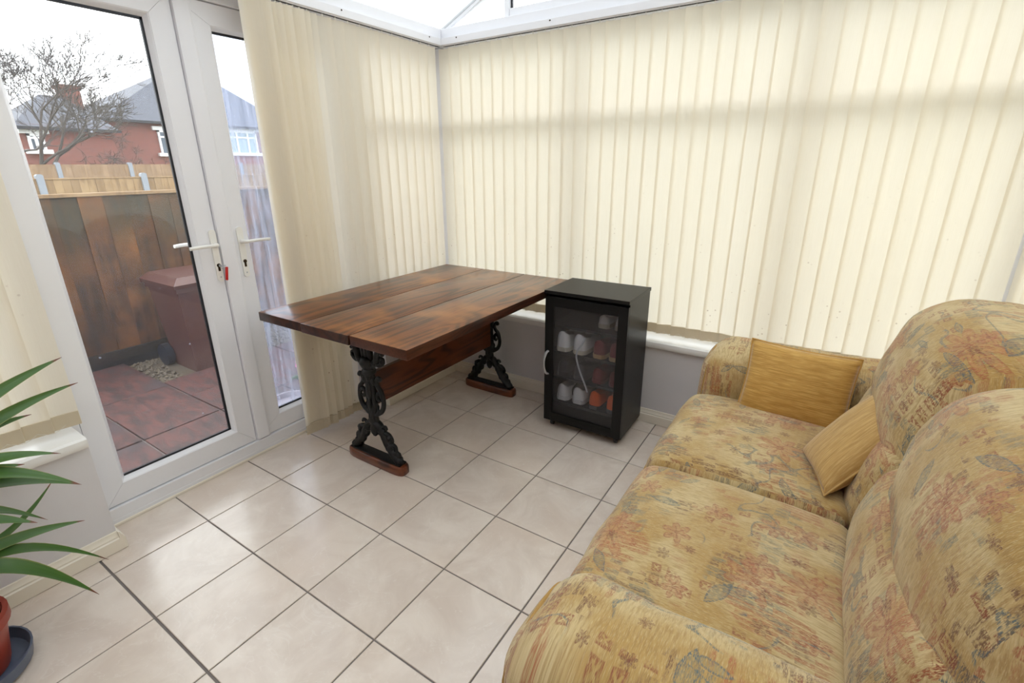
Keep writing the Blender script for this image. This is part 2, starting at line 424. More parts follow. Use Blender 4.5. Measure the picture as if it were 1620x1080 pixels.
        put(g.math('MULTIPLY', g.step(t, 0, .002), on), c, .6)
        put(g.math('MULTIPLY', g.math('MULTIPLY', g.step(t, 0, .0015), g.step(t, .006, .004)), on), srgb(84, 98, 104), .8)
    leaves(4.4, (8.3, 2.4, 0), .05, blue, .5); leaves(5.0, (2.3, 6.4, 0), .035, srgb(124, 128, 110), .45)
    # winding stems
    st = g.math('ABSOLUTE', g.math('SUBTRACT', g.noise(g.mapping(uv, loc=(2.2, 5.0, 0)), 7, 1), .5))
    put(g.math('MULTIPLY', g.step(st, .012, .006), g.step(g.noise(g.mapping(uv, loc=(7, 1, 0)), 4.5, 1), .56, .6)), srgb(92, 106, 108), .9)
    hgt = g.math('ADD', streak, g.math('MULTIPLY', streak2, .6))
    n = g.bump(hgt, .55, .004)
    return g.done(g.bsdf(col, .85, n, Sheen_Weight=.25, Sheen_Roughness=.5))
M['fabric'] = mat_fabric()
def mat_chenille(name, a, b, c):
    g = G(name); uv = g.coord('UV')
    s1 = g.noise(g.mapping(uv, scale=(1, .05, 1)), 300, 2, .6); s2 = g.noise(g.mapping(uv, scale=(1, .1, 1)), 90, 2)
    col = g.mix(g.step(s2, .35, .65), a, b); col = g.mix(g.math('MULTIPLY', g.step(s1, .45, .7), .6), col, c)
    return g.done(g.bsdf(col, .75, g.bump(s1, .45, .003), Sheen_Weight=.4, Sheen_Roughness=.4))
M['gold'] = mat_chenille('gold_chenille', srgb(176, 132, 58), srgb(196, 152, 76), srgb(220, 180, 104))
M['gold2'] = mat_chenille('tan_gold_chenille', srgb(172, 134, 72), srgb(188, 150, 88), srgb(214, 180, 120))
M['piping'] = plain('gold_piping', srgb(178, 138, 72), .7, .1, 60, .3, 300)

def mat_leaf():
    g = G('yucca_leaf'); uv = g.coord('UV'); s = g.node('ShaderNodeSeparateXYZ', [uv], out=None)
    f = g.noise(g.mapping(uv, scale=(30, 1, 1)), 2, 3)
    col = g.mix(f, srgb(36, 74, 26), srgb(84, 122, 50))
    mid = g.math('ABSOLUTE', g.math('SUBTRACT', s.outputs[0], .5))
    col = g.mix(g.math('MULTIPLY', g.step(mid, .42, .5), .7), col, srgb(150, 150, 84))
    col = g.mix(g.step(s.outputs[1], .93, .965), col, srgb(110, 60, 40))
    return g.done(g.bsdf(col, .38, None))
M['leaf'] = mat_leaf()
def mat_fence(name, a, b, c, green):
    g = G(name); co = g.coord()
    rnd = g.node('ShaderNodeObjectInfo', out=None).outputs['Random']
    off = g.node('ShaderNodeCombineXYZ', [rnd, g.math('MULTIPLY', rnd, 13.0), g.math('MULTIPLY', rnd, 29.0)])
    v = g.node('ShaderNodeVectorMath', [co, off], operation='ADD')
    gr = g.noise(g.mapping(v, scale=(1, 1, .08)), 26, 4, .6, .4); bl = g.noise(v, 2.6, 3, .6)
    col = g.mix(g.step(gr, .35, .65), a, b); col = g.mix(g.step(bl, .42, .66), col, c); col = g.mix(g.math('MULTIPLY', g.step(rnd, .3, 1.0), .55), col, a)
    z = g.node('ShaderNodeSeparateXYZ', [co], out=2)
    col = g.mix(g.math('MULTIPLY', g.math('MULTIPLY', g.step(z, .55, 1.25), g.step(g.noise(v, 3, 3), .3, .65)), green), col, srgb(52, 55, 38))
    kn = g.vor(g.mapping(v, scale=(1, 1, .6)), 3.2); col = g.mix(g.math('MULTIPLY', g.step(kn, .1, .03), .7), col, a)
    return g.done(g.bsdf(col, .8, g.bump(gr, .3, .004)))
M['fence_dark'] = mat_fence('weathered_fence_board', srgb(50, 34, 21), srgb(90, 59, 32), srgb(118, 76, 36), .6)
M['fence_pale'] = mat_fence('pale_fence_board', srgb(120, 96, 68), srgb(150, 122, 88), srgb(156, 130, 96), 0)
M['fence_pink'] = mat_fence('pale_far_fence_board', srgb(122, 98, 74), srgb(148, 122, 94), srgb(154, 128, 102), 0)
def mat_brick(name):
    g = G(name); c = g.coord(); s = g.node('ShaderNodeSeparateXYZ', [c], out=None)
    v = g.node('ShaderNodeCombineXYZ', [g.math('ADD', s.outputs[0], s.outputs[1]), s.outputs[2], 0])
    b = g.node('ShaderNodeTexBrick', {'Vector': v, 'Color1': srgb(124, 70, 60), 'Color2': srgb(104, 60, 54), 'Mortar': srgb(140, 124, 116), 'Scale': 4.4, 'Mortar Size': .02, 'Bias': -.2, 'Brick Width': 1.0, 'Row Height': .33})
    col = g.mix(g.math('MULTIPLY', g.noise(c, 1.1, 4), .5), b, srgb(134, 84, 72))
    return g.done(g.bsdf(col, .85))
M['brick'] = mat_brick('red_brickwork')
def mat_slab():
    g = G('red_paving_slab'); c = g.coord()
    rnd = g.node('ShaderNodeObjectInfo', out=None).outputs['Random']
    off = g.node('ShaderNodeCombineXYZ', [g.math('MULTIPLY', rnd, 11.0), g.math('MULTIPLY', rnd, 7.0), rnd]); v = g.node('ShaderNodeVectorMath', [c, off], operation='ADD')
    a = g.noise(g.mapping(v, rot=(0, 0, .5), scale=(1, 2.4, 1)), 7, 5, .65, .5); b = g.noise(v, 3, 3)
    col = g.mix(g.step(a, .35, .66), srgb(54, 40, 40), srgb(92, 56, 52)); col = g.mix(g.step(b, .5, .72), col, srgb(62, 54, 57))
    col = g.mix(g.math('MULTIPLY', g.step(g.vor(v, 22), .08, .04), .7), col, srgb(150, 138, 134))
    return g.done(g.bsdf(col, .6, g.bump(a, .5, .01)))
M['slab'] = mat_slab()
def mat_frost():
    g = G('smoked_frosted_glass')
    rf = g.node('ShaderNodeBsdfRefraction', {'Color': (.86, .87, .9, 1), 'Roughness': .2, 'IOR': 1.02})
    tr = g.node('ShaderNodeBsdfTransparent', [(.82, .83, .86, 1)])
    s = g.node('ShaderNodeMixShader', [.3, rf, tr])
    gl = g.node('ShaderNodeBsdfGlossy', {'Color': (1, 1, 1, 1), 'Roughness': .25})
    s = g.node('ShaderNodeMixShader', [.03, s, gl])
    d = g.node('ShaderNodeBsdfDiffuse', [(.5, .5, .52, 1)])
    return g.done(g.node('ShaderNodeMixShader', [.014, s, d]))
M['frost'] = mat_frost()

# ------------------------------------------------------------------ room: floor with tiles
T = 1/3
X0, X1, Y0, Y1 = -.13, 2.565, -2.0, 1.79          # inside faces of the walls
XD = -.292                                        # floor edge at the door threshold
DY0, DY1 = -.26, 1.15                             # door opening in the dwarf wall
fl = MB(); fl.box((XD, Y0, -.12), (X1, Y1, -.004))
floor = struct('floor', fl, M['grout'], 'cream ceramic tile floor with grey grout lines', 'floor')
tile_cache = {}
def tile(x0, x1, y0, y1):
    g_ = .0026
    xa, xb, ya, yb = x0+g_, x1-g_, y0+g_, y1-g_
    if abs(y0+T) < 1e-4: ya += .0012
    if abs(y1+T) < 1e-4: yb -= .0012
    w, h = round(xb-xa, 4), round(yb-ya, 4)
    if w < .012 or h < .012: return
    cx, cy = (xa+xb)/2, (ya+yb)/2
    if (w, h) not in tile_cache:
        mb = MB(); c = .0014
        a, b = w/2, h/2
        vs = [(-a, -b, -.006), (a, -b, -.006), (a, b, -.006), (-a, b, -.006), (-a, -b, -c), (a, -b, -c), (a, b, -c), (-a, b, -c),
              (-a+c, -b+c, 0), (a-c, -b+c, 0), (a-c, b-c, 0), (-a+c, b-c, 0)]
        fs = [(8, 9, 10, 11)]+[(i, (i+1) % 4, (i+1) % 4+4, i+4) for i in range(4)]+[(i+4, (i+1) % 4+4, (i+1) % 4+8, i+8) for i in range(4)]
        mb.add(vs, fs); o = obj('tile', mb, M['tile'], floor, smooth=False, local=True); tile_cache[(w, h)] = o; o.location = (cx, cy, 0)
    else: share(tile_cache[(w, h)], 'tile', floor, (cx, cy, 0))
for i in range(-1, 8):
    for j in range(-6, 6):
        x0, x1, y0, y1 = i*T, (i+1)*T, j*T, (j+1)*T
        x1 = min(x1, X1); y0 = max(y0, Y0); y1 = min(y1, Y1)
        if i == -1:
            if y1 <= DY0 or y0 >= DY1: x0 = X0
            elif y0 < DY0 or y1 > DY1:
                e = .0026; lo = y0 < DY0; a_ = XD+e; xb = x1-e; ya, yb = y0+e+(.0012 if lo else 0), y1-e
                pl = [(X0+e, ya), (xb, ya), (xb, yb), (a_, yb), (a_, DY0+e), (X0+e, DY0+e)] if lo else [(a_, ya), (xb, ya), (xb, yb), (X0+e, yb), (X0+e, DY1-e), (a_, DY1-e)]
                obj('tile', MB().prism(pl, 2, -.006, 0), M['tile'], floor, smooth=False)
                continue
            else: x0 = XD
        tile(x0, x1, y0, y1)

# ------------------------------------------------------------------ room: walls, sills, baseboards
ZS = .497
def wall(name, a, b, label): return struct(name, MB().box(a, b), M['paint'], label, 'wall', smooth=False)
wall('wall_back', (-.3, Y1, -.12), (X1+.3, Y1+.26, .455), 'low white painted wall beneath the long blind')
wall('wall_left_near', (-.37, Y0, -.12), (X0, DY0, .455), 'low white painted wall beside the yucca')
wall('wall_left_far', (-.37, DY1, -.12), (X0, Y1, .455), 'low white painted wall behind the table end')
wall('wall_right', (X1, Y0, -.12), (X1+.25, Y1, .455), 'low white painted wall behind the sofa')
struct('wall_front', MB().box((-.4, Y0-.2, -.12), (X1+.3, Y0, 2.95)), M['brick'], 'red brick house wall at the near end', 'wall', smooth=False)
def sillprof(d0, d1):      # d0 back, d1 nose (towards the room)
    s = 1 if d1 > d0 else -1
    return [(d0, .457), (d1-s*.004, .457), (d1, .463), (d1+s*.002, .477), (d1, .490), (d1-s*.008, ZS), (d0, ZS)]
struct('trim_1', MB().prism([(y, z) for y, z in sillprof(Y1+.16, Y1-.027)], 0, -.27, X1+.1), M['sill'], 'white gloss window sill below the long blind', 'sill')
struct('trim_2', MB().prism(sillprof(-.27, X0+.027), 1, Y0, DY0-.004), M['sill'], 'white window sill above the yucca', 'sill')
struct('trim_3', MB().prism(sillprof(-.27, X0+.027), 1, DY1+.004, Y1-.03), M['sill'], 'white window sill behind the table end', 'sill')
struct('trim_4', MB().prism(sillprof(X1+.11, X1-.027), 1, Y0, Y1-.03), M['sill'], 'white window sill behind the sofa', 'sill')
def skirt(d0, s):
    return [(d0, .002), (d0+s*.018, .002), (d0+s*.018, .05), (d0+s*.013, .054), (d0+s*.013, .06), (d0+s*.007, .068), (d0+s*.005, .078), (d0, .08)]
struct('baseboard_back', MB().prism(skirt(Y1, -1), 0, X0, X1), M['cream'], 'cream moulded skirting along the back wall', 'baseboard')
b = MB().prism(skirt(X0, 1), 1, Y0, DY0); b.prism(skirt(DY0, 1), 0, -.282, X0+.018)
struct('baseboard_left_near', b, M['cream'], 'cream moulded skirting behind the yucca pot', 'baseboard')
b = MB().prism(skirt(X0, 1), 1, DY1, Y1-.019); b.prism(skirt(DY1, -1), 0, -.282, X0+.018)
struct('baseboard_left_far', b, M['cream'], 'cream moulded skirting under the table end', 'baseboard')
struct('baseboard_right', MB().prism(skirt(X1, -1), 1, Y0, Y1-.019), M['cream'], 'cream moulded skirting behind the sofa', 'baseboard')

# ------------------------------------------------------------------ windows (white frames, panes)
ZW0, ZW1 = .50, 2.08
def window(name, axis, d0, d1, a0, a1, mulls, label, trans=1.64, glass='glass'):
    """axis 0: runs along x at depth y=d0..d1;  axis 1: runs along y at depth x=d0..d1"""
    mb = MB(); f = .065
    def bx(u0, u1, z0, z1, e=0):
        lo, hi = (u0, d0+e, z0), (u1, d1-e, z1)
        if axis == 1: lo, hi = (d0+e, u0, z0), (d1-e, u1, z1)
        mb.box(lo, hi, .006)
    bx(a0, a1, ZW0-.045, ZW0+f-.02); bx(a0, a1, ZW1-f, ZW1)
    vs = [a0+f/2]+list(mulls)+[a1-f/2]
    for u in vs: bx(u-f/2, u+f/2, ZW0, ZW1, .001)
    bx(a0, a1, trans-.035, trans+.035, .002)
    w = struct(name, mb, M['upvc'], label, 'window', smooth=False)
    dm = (d0+d1)/2
    for u, v in zip(vs[:-1], vs[1:]):
        for z0, z1 in ((ZW0+f-.02, trans-.035), (trans+.035, ZW1-f)):
            p = MB(); lo, hi = (u+f/2, dm-.004, z0), (v-f/2, dm+.004, z1)
            if axis == 1: lo, hi = (dm-.004, u+f/2, z0), (dm+.004, v-f/2, z1)
            p.box(lo, hi); obj('pane', p, M[glass], w, smooth=False)
    return w
window('window_1', 0, 1.95, 2.01, -.214, X1+.074, (.72, 1.80), 'long white framed window behind the far blind')
window('window_2', 1, -.36, -.30, Y0, DY0-.03, (-1.15,), 'white framed window behind the blind beside the yucca')
window('window_3', 1, -.36, -.30, DY1+.03, 1.884, (), 'white framed window behind the corner blind')
window('window_4', 1, X1+.125, X1+.185, Y0, 1.859, (-.6, .7), 'white framed window behind the sofa')

struct('trim_10', MB().box((X1+.075, 1.86, .50), (X1+.2, 2.01, 2.08), .004), M['upvc'], 'white corner post behind the sofa', 'post', smooth=False)
struct('trim_11', MB().box((-.36, 1.885, .50), (-.215, 2.01, 2.08), .004), M['upvc'], 'white corner post behind the table', 'post', smooth=False)
# ------------------------------------------------------------------ french doors
GAP = .412
fr = MB()
fr.box((-.36, DY0-.03, 0.0), (-.285, -.232, 2.08), .004); fr.box((-.36, 1.056, 0.0), (-.285, DY1+.03, 2.08), .004)
fr.box((-.37, -.232, -.02), (-.285, 1.056, .078), .004); fr.box((-.36, -.232, 2.033), (-.285, 1.056, 2.08), .004)
fr.box((-.375, -.25, .0), (-.283, 1.07, .03), .003)
struct('trim_5', fr, M['upvc'], 'white plastic door frame around the french doors', 'door frame', smooth=False)
struct('trim_6', MB().prism([(XD-.01, .001), (XD+.012, .001), (XD+.012, .01), (XD+.006, .018), (XD-.01, .022)], 1, DY0+.02, DY1-.02), M['cream'], 'thin cream strip along the door threshold', 'trim')
def door(name, y0, y1, g0, g1, glass, label, meet):
    root = thing(name, (-.325, (y0+y1)/2, .08), label, 'door', kind='structure')
    z0, z1, gz0, gz1 = .082, 2.03, .166, 1.95
    def mitred(nm, pts):    # a frame bar with mitred ends: outline in y,z
        mb = MB(); mb.prism(pts, 0, -.348, -.298)
        obj(nm, mb, M['upvc'], root, smooth=False)
    e = .0006
    mitred('stile', [(y0, z0+e), (g0, gz0+e), (g0, gz1-e), (y0, z1-e)]); mitred('stile', [(y1, z0+e), (g1, gz0+e), (g1, gz1-e), (y1, z1-e)])
    mitred('rail', [(y0+e, z0), (y1-e, z0), (g1-e, gz0), (g0+e, gz0)]); mitred('rail', [(y0+e, z1), (y1-e, z1), (g1-e, gz1), (g0+e, gz1)])
    b = .016                # sloped glazing bead
    def bead(pts, ax, a, c): obj('bead', MB().prism(pts, ax, a, c), M['upvc'], root, smooth=False)
    xi, xo = -.2985, -.322
    bead([(xi, gz0-.002), (xi-.004, gz0+.004), (xo, gz0+b), (xo, gz0-.002)], 1, g0, g1)
    bead([(xi, gz1+.002), (xi-.004, gz1-.004), (xo, gz1-b), (xo, gz1+.002)], 1, g0, g1)
    for s, gy in ((1, g0), (-1, g1)):
        bead([(xi, gy-s*.002), (xi-.004, gy+s*.004), (xo, gy+s*b), (xo, gy-s*.002)], 2, gz0, gz1)
    k = MB(); w = .009; q = .0155
    k.box((-.332, g0+q, gz0+q), (-.3215, g1-q, gz0+q+w)); k.box((-.332, g0+q, gz1-q-w), (-.3215, g1-q, gz1-q))
    k.box((-.332, g1-q-w, gz0+q), (-.3215, g1-q, gz1-q))
    obj('gasket', k, M['gasket'], root, smooth=False)
    obj('pane', MB().box((-.328, g0+.01, gz0+.01), (-.324, g1-.01, gz1-.01)), M[glass], root, smooth=False)
    if meet:
        obj('astragal', MB().prism([(-.298, GAP-.008), (-.284, GAP-.006), (-.281, GAP+.004), (-.281, GAP+.05), (-.284, GAP+.058), (-.298, GAP+.064)], 2, z0+.004, z1-.004), M['upvc'], root, ang=20)
    return root
d1 = door('door_1', -.228, GAP-.011, -.157, .321, 'glass', 'white french door leaf with clear pane and key in lock', False)
d2 = door('door_2', GAP-.003, 1.053, .542, .98, 'glass_dirty', 'white french door leaf with cloudy pane beside the blind', True)
def handle(root, yc, dirn, x=-.298, out=1, zc=1.075):
    pl = MB(); h = .115
    prof = [(yc+.014*math.cos(a)*1.0, zc-.05+(h-.012)*(1 if math.sin(a) >= 0 else -1)+.012*math.sin(a)) for a in [2*math.pi*i/16 for i in range(16)]]
    pl.prism(prof, 0, x, x+out*.009)
    hp = obj('handle_plate', pl, M['white_plastic'], root)
    t = spline([(x+out*.006, yc, zc), (x+out*.028, yc, zc), (x+out*.042, yc+dirn*.010, zc), (x+out*.046, yc+dirn*.03, zc+.001), (x+out*.046, yc+dirn*.08, zc+.001), (x+out*.043, yc+dirn*.118, zc-.001)], 5)
    obj('lever', MB().tube(t, [.009]*6+[.0085]*6+[.0075]*(len(t)-12), 10), M['white_plastic'], root)
    kh = MB(); xs = x+out*.009
    kh.tube([(xs-.002*out, yc, zc-.092), (xs+.0015*out, yc, zc-.092)], .0085, 14); kh.box((min(xs-.002*out, xs+.0013*out), yc-.005, zc-.118), (max(xs-.002*out, xs+.0013*out), yc+.005, zc-.092), .0008)
    obj('keyhole', kh, M['brass'], root)
    obj('screw', MB().tube([(xs-.001*out, yc, zc-.145), (xs+.001*out, yc, zc-.145)], .0035, 10), M['steel'], root)
handle(d1, .385, -1); handle(d2, .505, 1)
handle(d1, .385, -1, -.348, -1)
kt = thing('key_tag', (-.288, .387, .985), 'red plastic key tag hanging from the door lock', 'key')
obj('key', MB().box((-.289, .384, .977), (-.262, .3865, .987), .0008), M['steel'], kt)
obj('ring', MB().tube([(-.264+.008*math.cos(a), .392+.010*math.sin(a), .978+.006*math.sin(a)) for a in [2*math.pi*i/12 for i in range(13)]], .0012, 6, False), M['steel'], kt)
tg = MB().box((-.004, -.0055, -.06), (.004, .0055, 0), .0025); tg.xf(Matrix.Translation((-.262, .404, .976)) @ Matrix.Rotation(R(-10), 4, 'X'))
obj('tag', tg, M['red'], kt)

# ------------------------------------------------------------------ eaves beam, gable frame and glazed roof
ZE = 2.175
eb = MB(); eb.box((-.36, 1.868, 2.082), (X1+.2, 2.02, ZE), .004); eb.box((-.30, 1.862, 2.11), (X1+.15, 1.869, 2.116))
struct('trim_7', eb, M['upvc'], 'white eaves beam above the long blind', 'beam', smooth=False)
eb = MB(); eb.box((-.36, Y0, 2.082), (-.185, 1.867, ZE), .004)
struct('trim_8', eb, M['upvc'], 'white eaves beam above the french doors', 'beam', smooth=False)
eb = MB(); eb.box((X1+.02, Y0, 2.082), (X1+.25, 1.867, ZE), .004)
struct('trim_9', eb, M['upvc'], 'white eaves beam above the sofa wall', 'beam', smooth=False)
XR, SL = 1.22, .46
ZR = ZE+(XR+.2)*SL
ceil = thing('ceiling', (XR, 0, ZR), 'white polycarbonate pitched roof with white glazing bars', 'ceiling', kind='structure')
for side in (-1, 1):
    xe = XR+side*(XR+.28)
    ze = ZR-(XR+.28)*SL
    ys = [Y0, -1.35, -.55, .25, 1.05, 1.93]
    for y in ys:
        mb = MB(); mb.prism([(xe, ze-.012), (XR, ZR-.012), (XR, ZR+.03), (xe, ze+.03)], 1, y-.022, y+.022); obj('glazing_bar', mb, M['upvc'], ceil, smooth=False)
    for a, c in zip(ys[:-1], ys[1:]):
        mb = MB(); mb.prism([(xe, ze+.004), (XR, ZR+.004), (XR, ZR+.02), (xe, ze+.02)], 1, a+.022, c-.022); obj('roof_panel', mb, M['roof'], ceil, smooth=False)
obj('ridge_beam', MB().box((XR-.04, Y0, ZR-.05), (XR+.04, 1.96, ZR+.05)), M['upvc'], ceil, smooth=False)
gb = thing('window_5', (XR, 1.93, ZE), 'triangular white gable window above the eaves beam', 'window', kind='structure')
for px, w in ((.27, .03), (XR, .05), (2.2, .03)):
    zt = ZR-abs(px-XR)*SL-.02
    obj('mullion', MB().box((px-w/2, 1.895, ZE), (px+w/2, 1.95, zt)), M['upvc'], gb, smooth=False)
    if px == .27:
        obj('bead', MB().box((px+.015, 1.90, ZE+.001), (XR-.026, 1.945, ZE+.045), .004), M['upvc'], gb, smooth=False)
        obj('gasket', MB().box((px+.0155, 1.915, ZE+.046), (px+.024, 1.93, zt+.01)), M['gasket'], gb, smooth=False)
for a, c in ((-.22, .255), (.285, XR-.026), (XR+.026, 2.185)):
    za, zc = ZR-abs(a-XR)*SL-.015, ZR-abs(c-XR)*SL-.015
    obj('pane', MB().prism([(a, ZE+.001), (c, ZE+.001), (c, max(zc, ZE+.01)), (a, max(za, ZE+.002))], 1, 1.918, 1.924), M['glass'], gb, smooth=False)

# ------------------------------------------------------------------ vertical blinds
SW = .089
def slat_mesh(z0, z1, name):
    """one cloth slat, slightly cupped, hung at its top centre; sewn stiffener at the top"""
    mb = MB(); n = 6; zs = [z0, z0+.05, z0+(z1-z0)*.5, z1-.03, z1]
    vs = []
    for z in zs:
        for i in range(n+1):
            u = (i/n-.5)*SW; vs.append((u, .004*(1-(2*u/SW)**2), z))
    mb.add(vs, [(r*(n+1)+i, r*(n+1)+i+1, (r+1)*(n+1)+i+1, (r+1)*(n+1)+i) for r in range(len(zs)-1) for i in range(n)])
    return mb
def make_blind(name, loc, rotz, slats, zt, rail_a, rail_b, label, chain=True):
    """slats: list of (u, yaw, zbottom). Local u axis is x; the room side is -y"""
    root = thing(name, loc, label, 'blind', 'vertical blinds around the room', rot=(0, 0, rotz))
    rl = MB(); rl.box((rail_a, -.02, zt+.012), (rail_b, .02, zt+.05), .003); rl.box((rail_a+.004, -.012, zt+.008), (rail_b-.004, .012, zt+.014))
    rail = obj('headrail', rl, M['upvc'], root, local=True, smooth=False)
    obj('slot', MB().box((rail_a+.006, -.005, zt+.0062), (rail_b-.006, .005, zt+.0085)), M['gasket'], rail, local=True, smooth=False)
    x = rail_a+.12
    while x < rail_b-.05:
        obj('screw', MB().tube([(x, -.0195, zt+.04), (x, -.0215, zt+.04)], .004, 8), M['brass'], rail, local=True); x += .62
    src = {}; prev = None; hooksrc = None; ch = MB()
    for (u, yaw, zb) in slats:
        key = round(zb, 3)
        if key not in src:
            s = obj('slat', slat_mesh(zb, zt-.003, 'slat'), M['slat'], root, local=True, recalc=False); s.location = (u, 0, 0); s.rotation_euler = (0, 0, yaw)
            hm = MB(); n = 4
            for yy in (-.0018, .0058):
                pass
            hm.box((-SW/2+.001, -.0012, zb-.002), (SW/2-.001, .0055, zb+.05), .001)
            h = obj('weight_pocket', hm, M['hem'], s, local=True, smooth=False)
            k = obj('hook', MB().box((-.003, -.001, zt-.004), (.003, .001, zt+.009)), M['white_plastic'], s, local=True, smooth=False)
            src[key] = (s, h, k)
        else:
            s0, h0, k0 = src[key]
            s = share(s0, 'slat', root, (u, 0, 0), (0, 0, yaw)); share(h0, 'weight_pocket', s); share(k0, 'hook', s)
        if chain and prev is not None and prev[1] == zb and abs(u-prev[0]) > .05:
            for yo in (-.007,):
                pts = [(prev[0]+(u-prev[0])*t, yo, zb+.012-.016*math.sin(math.pi*t)) for t in [i/6 for i in range(7)]]
                ch.tube(pts, .0011, 5)
        prev = (u, zb)
    if ch.v: obj('bead_chain', ch, M['chain'], root, local=True)
    return root
ZT = 2.066
rnd = random.Random(3)
sl = []
u = .018+SW/2-.03
i = 0
while u < 2.77:
    yaw = R(9)+rnd.gauss(0, R(2.2)); zb = .522
    if i in (7, 19, 29): yaw += R(9)
    if i == 23: yaw -= R(20)
    if i == 31: yaw += R(18)
    sl.append((u, yaw, zb)); u += .0768; i += 1
make_blind('vertical_blind', (-.178, 1.848, 0), 0, sl, ZT, .02, 2.765, 'long cream vertical blind across the whole back wall')
# left blind: from the corner towards the doors, local x runs along -y  (rot -90 deg: local +x -> -y, room side -y local -> -x) so use +90 and count from the door end
rnd = random.Random(11)
sl = []
# bunched long slats in front of the doors
bun = [(.0, 8), (.016, 14), (.03, 10), (.047, 22), (.066, 30), (.098, 16), (.14, 34), (.172, 24), (.205, 36), (.25, 20), (.29, 34), (.335, 22), (.39, 16)]
for q, (du, yw) in enumerate(bun): sl.append((.655+du*.70, R(-yw), .048 if q % 3 else .040))
u = 1.01
while u < 1.80:
    sl.append((u, R(-9)+rnd.gauss(0, R(2)), .522)); u += .0735
make_blind('vertical_blind', (-.178, 0, 0), R(90), sl, ZT, -.25, 1.842, 'cream vertical blind bunched to the right of the french doors')
rnd = random.Random(5); sl = []
u = -.291
while u > -1.95: sl.append((u, R(-7)+rnd.gauss(0, R(2)), .528)); u -= .076
make_blind('vertical_blind', (-.178, 0, 0), R(90), sl, ZT, Y0+.02, -.252, 'cream vertical blind hanging behind the yucca leaves')
rnd = random.Random(8); sl = []
u = -1.80
while u < 1.96: sl.append((u, R(10)+rnd.gauss(0, R(2.5)), .522)); u += .076
make_blind('vertical_blind', (X1+.038, 0, 0), R(-90), sl, ZT, -1.822, 1.95, 'cream vertical blind on the wall behind the sofa')

# ------------------------------------------------------------------ trestle table
tt = thing('trestle_table', (.345, 1.086, 0), 'dark stained plank table on black cast iron scroll legs', 'table')
tx0, tx1, ty0, ty1, tz0, tz1 = -.127, .794, .43, 1.742, .738, .78
px = [tx0, .185, .487, tx1]
for k in range(3):
    mb = MB(); mb.box((px[k]+.0008, ty0+(.004 if k != 1 else 0), tz0), (px[k+1]-.0008, ty1, tz1), .005)
    pk = obj('plank', mb, M['wood'], tt, ang=50); pk.data.materials.append(M['wood_edge_shade'])
    for f_ in pk.data.polygons: f_.material_index = 1 if f_.normal.z < .6 else 0  # sides, ends and underside get the wood with shade painted in
for k, yb in enumerate((.62, 1.60)): obj('batten', MB().box((.0, yb, tz0-.022), (.66, yb+.06, tz0), .003), M['wood_dark'], tt, smooth=False)
obj('stretcher', MB().box((.268, .69, .315), (.296, 1.64, .482), .004), M['wood_dark'], tt, smooth=False)
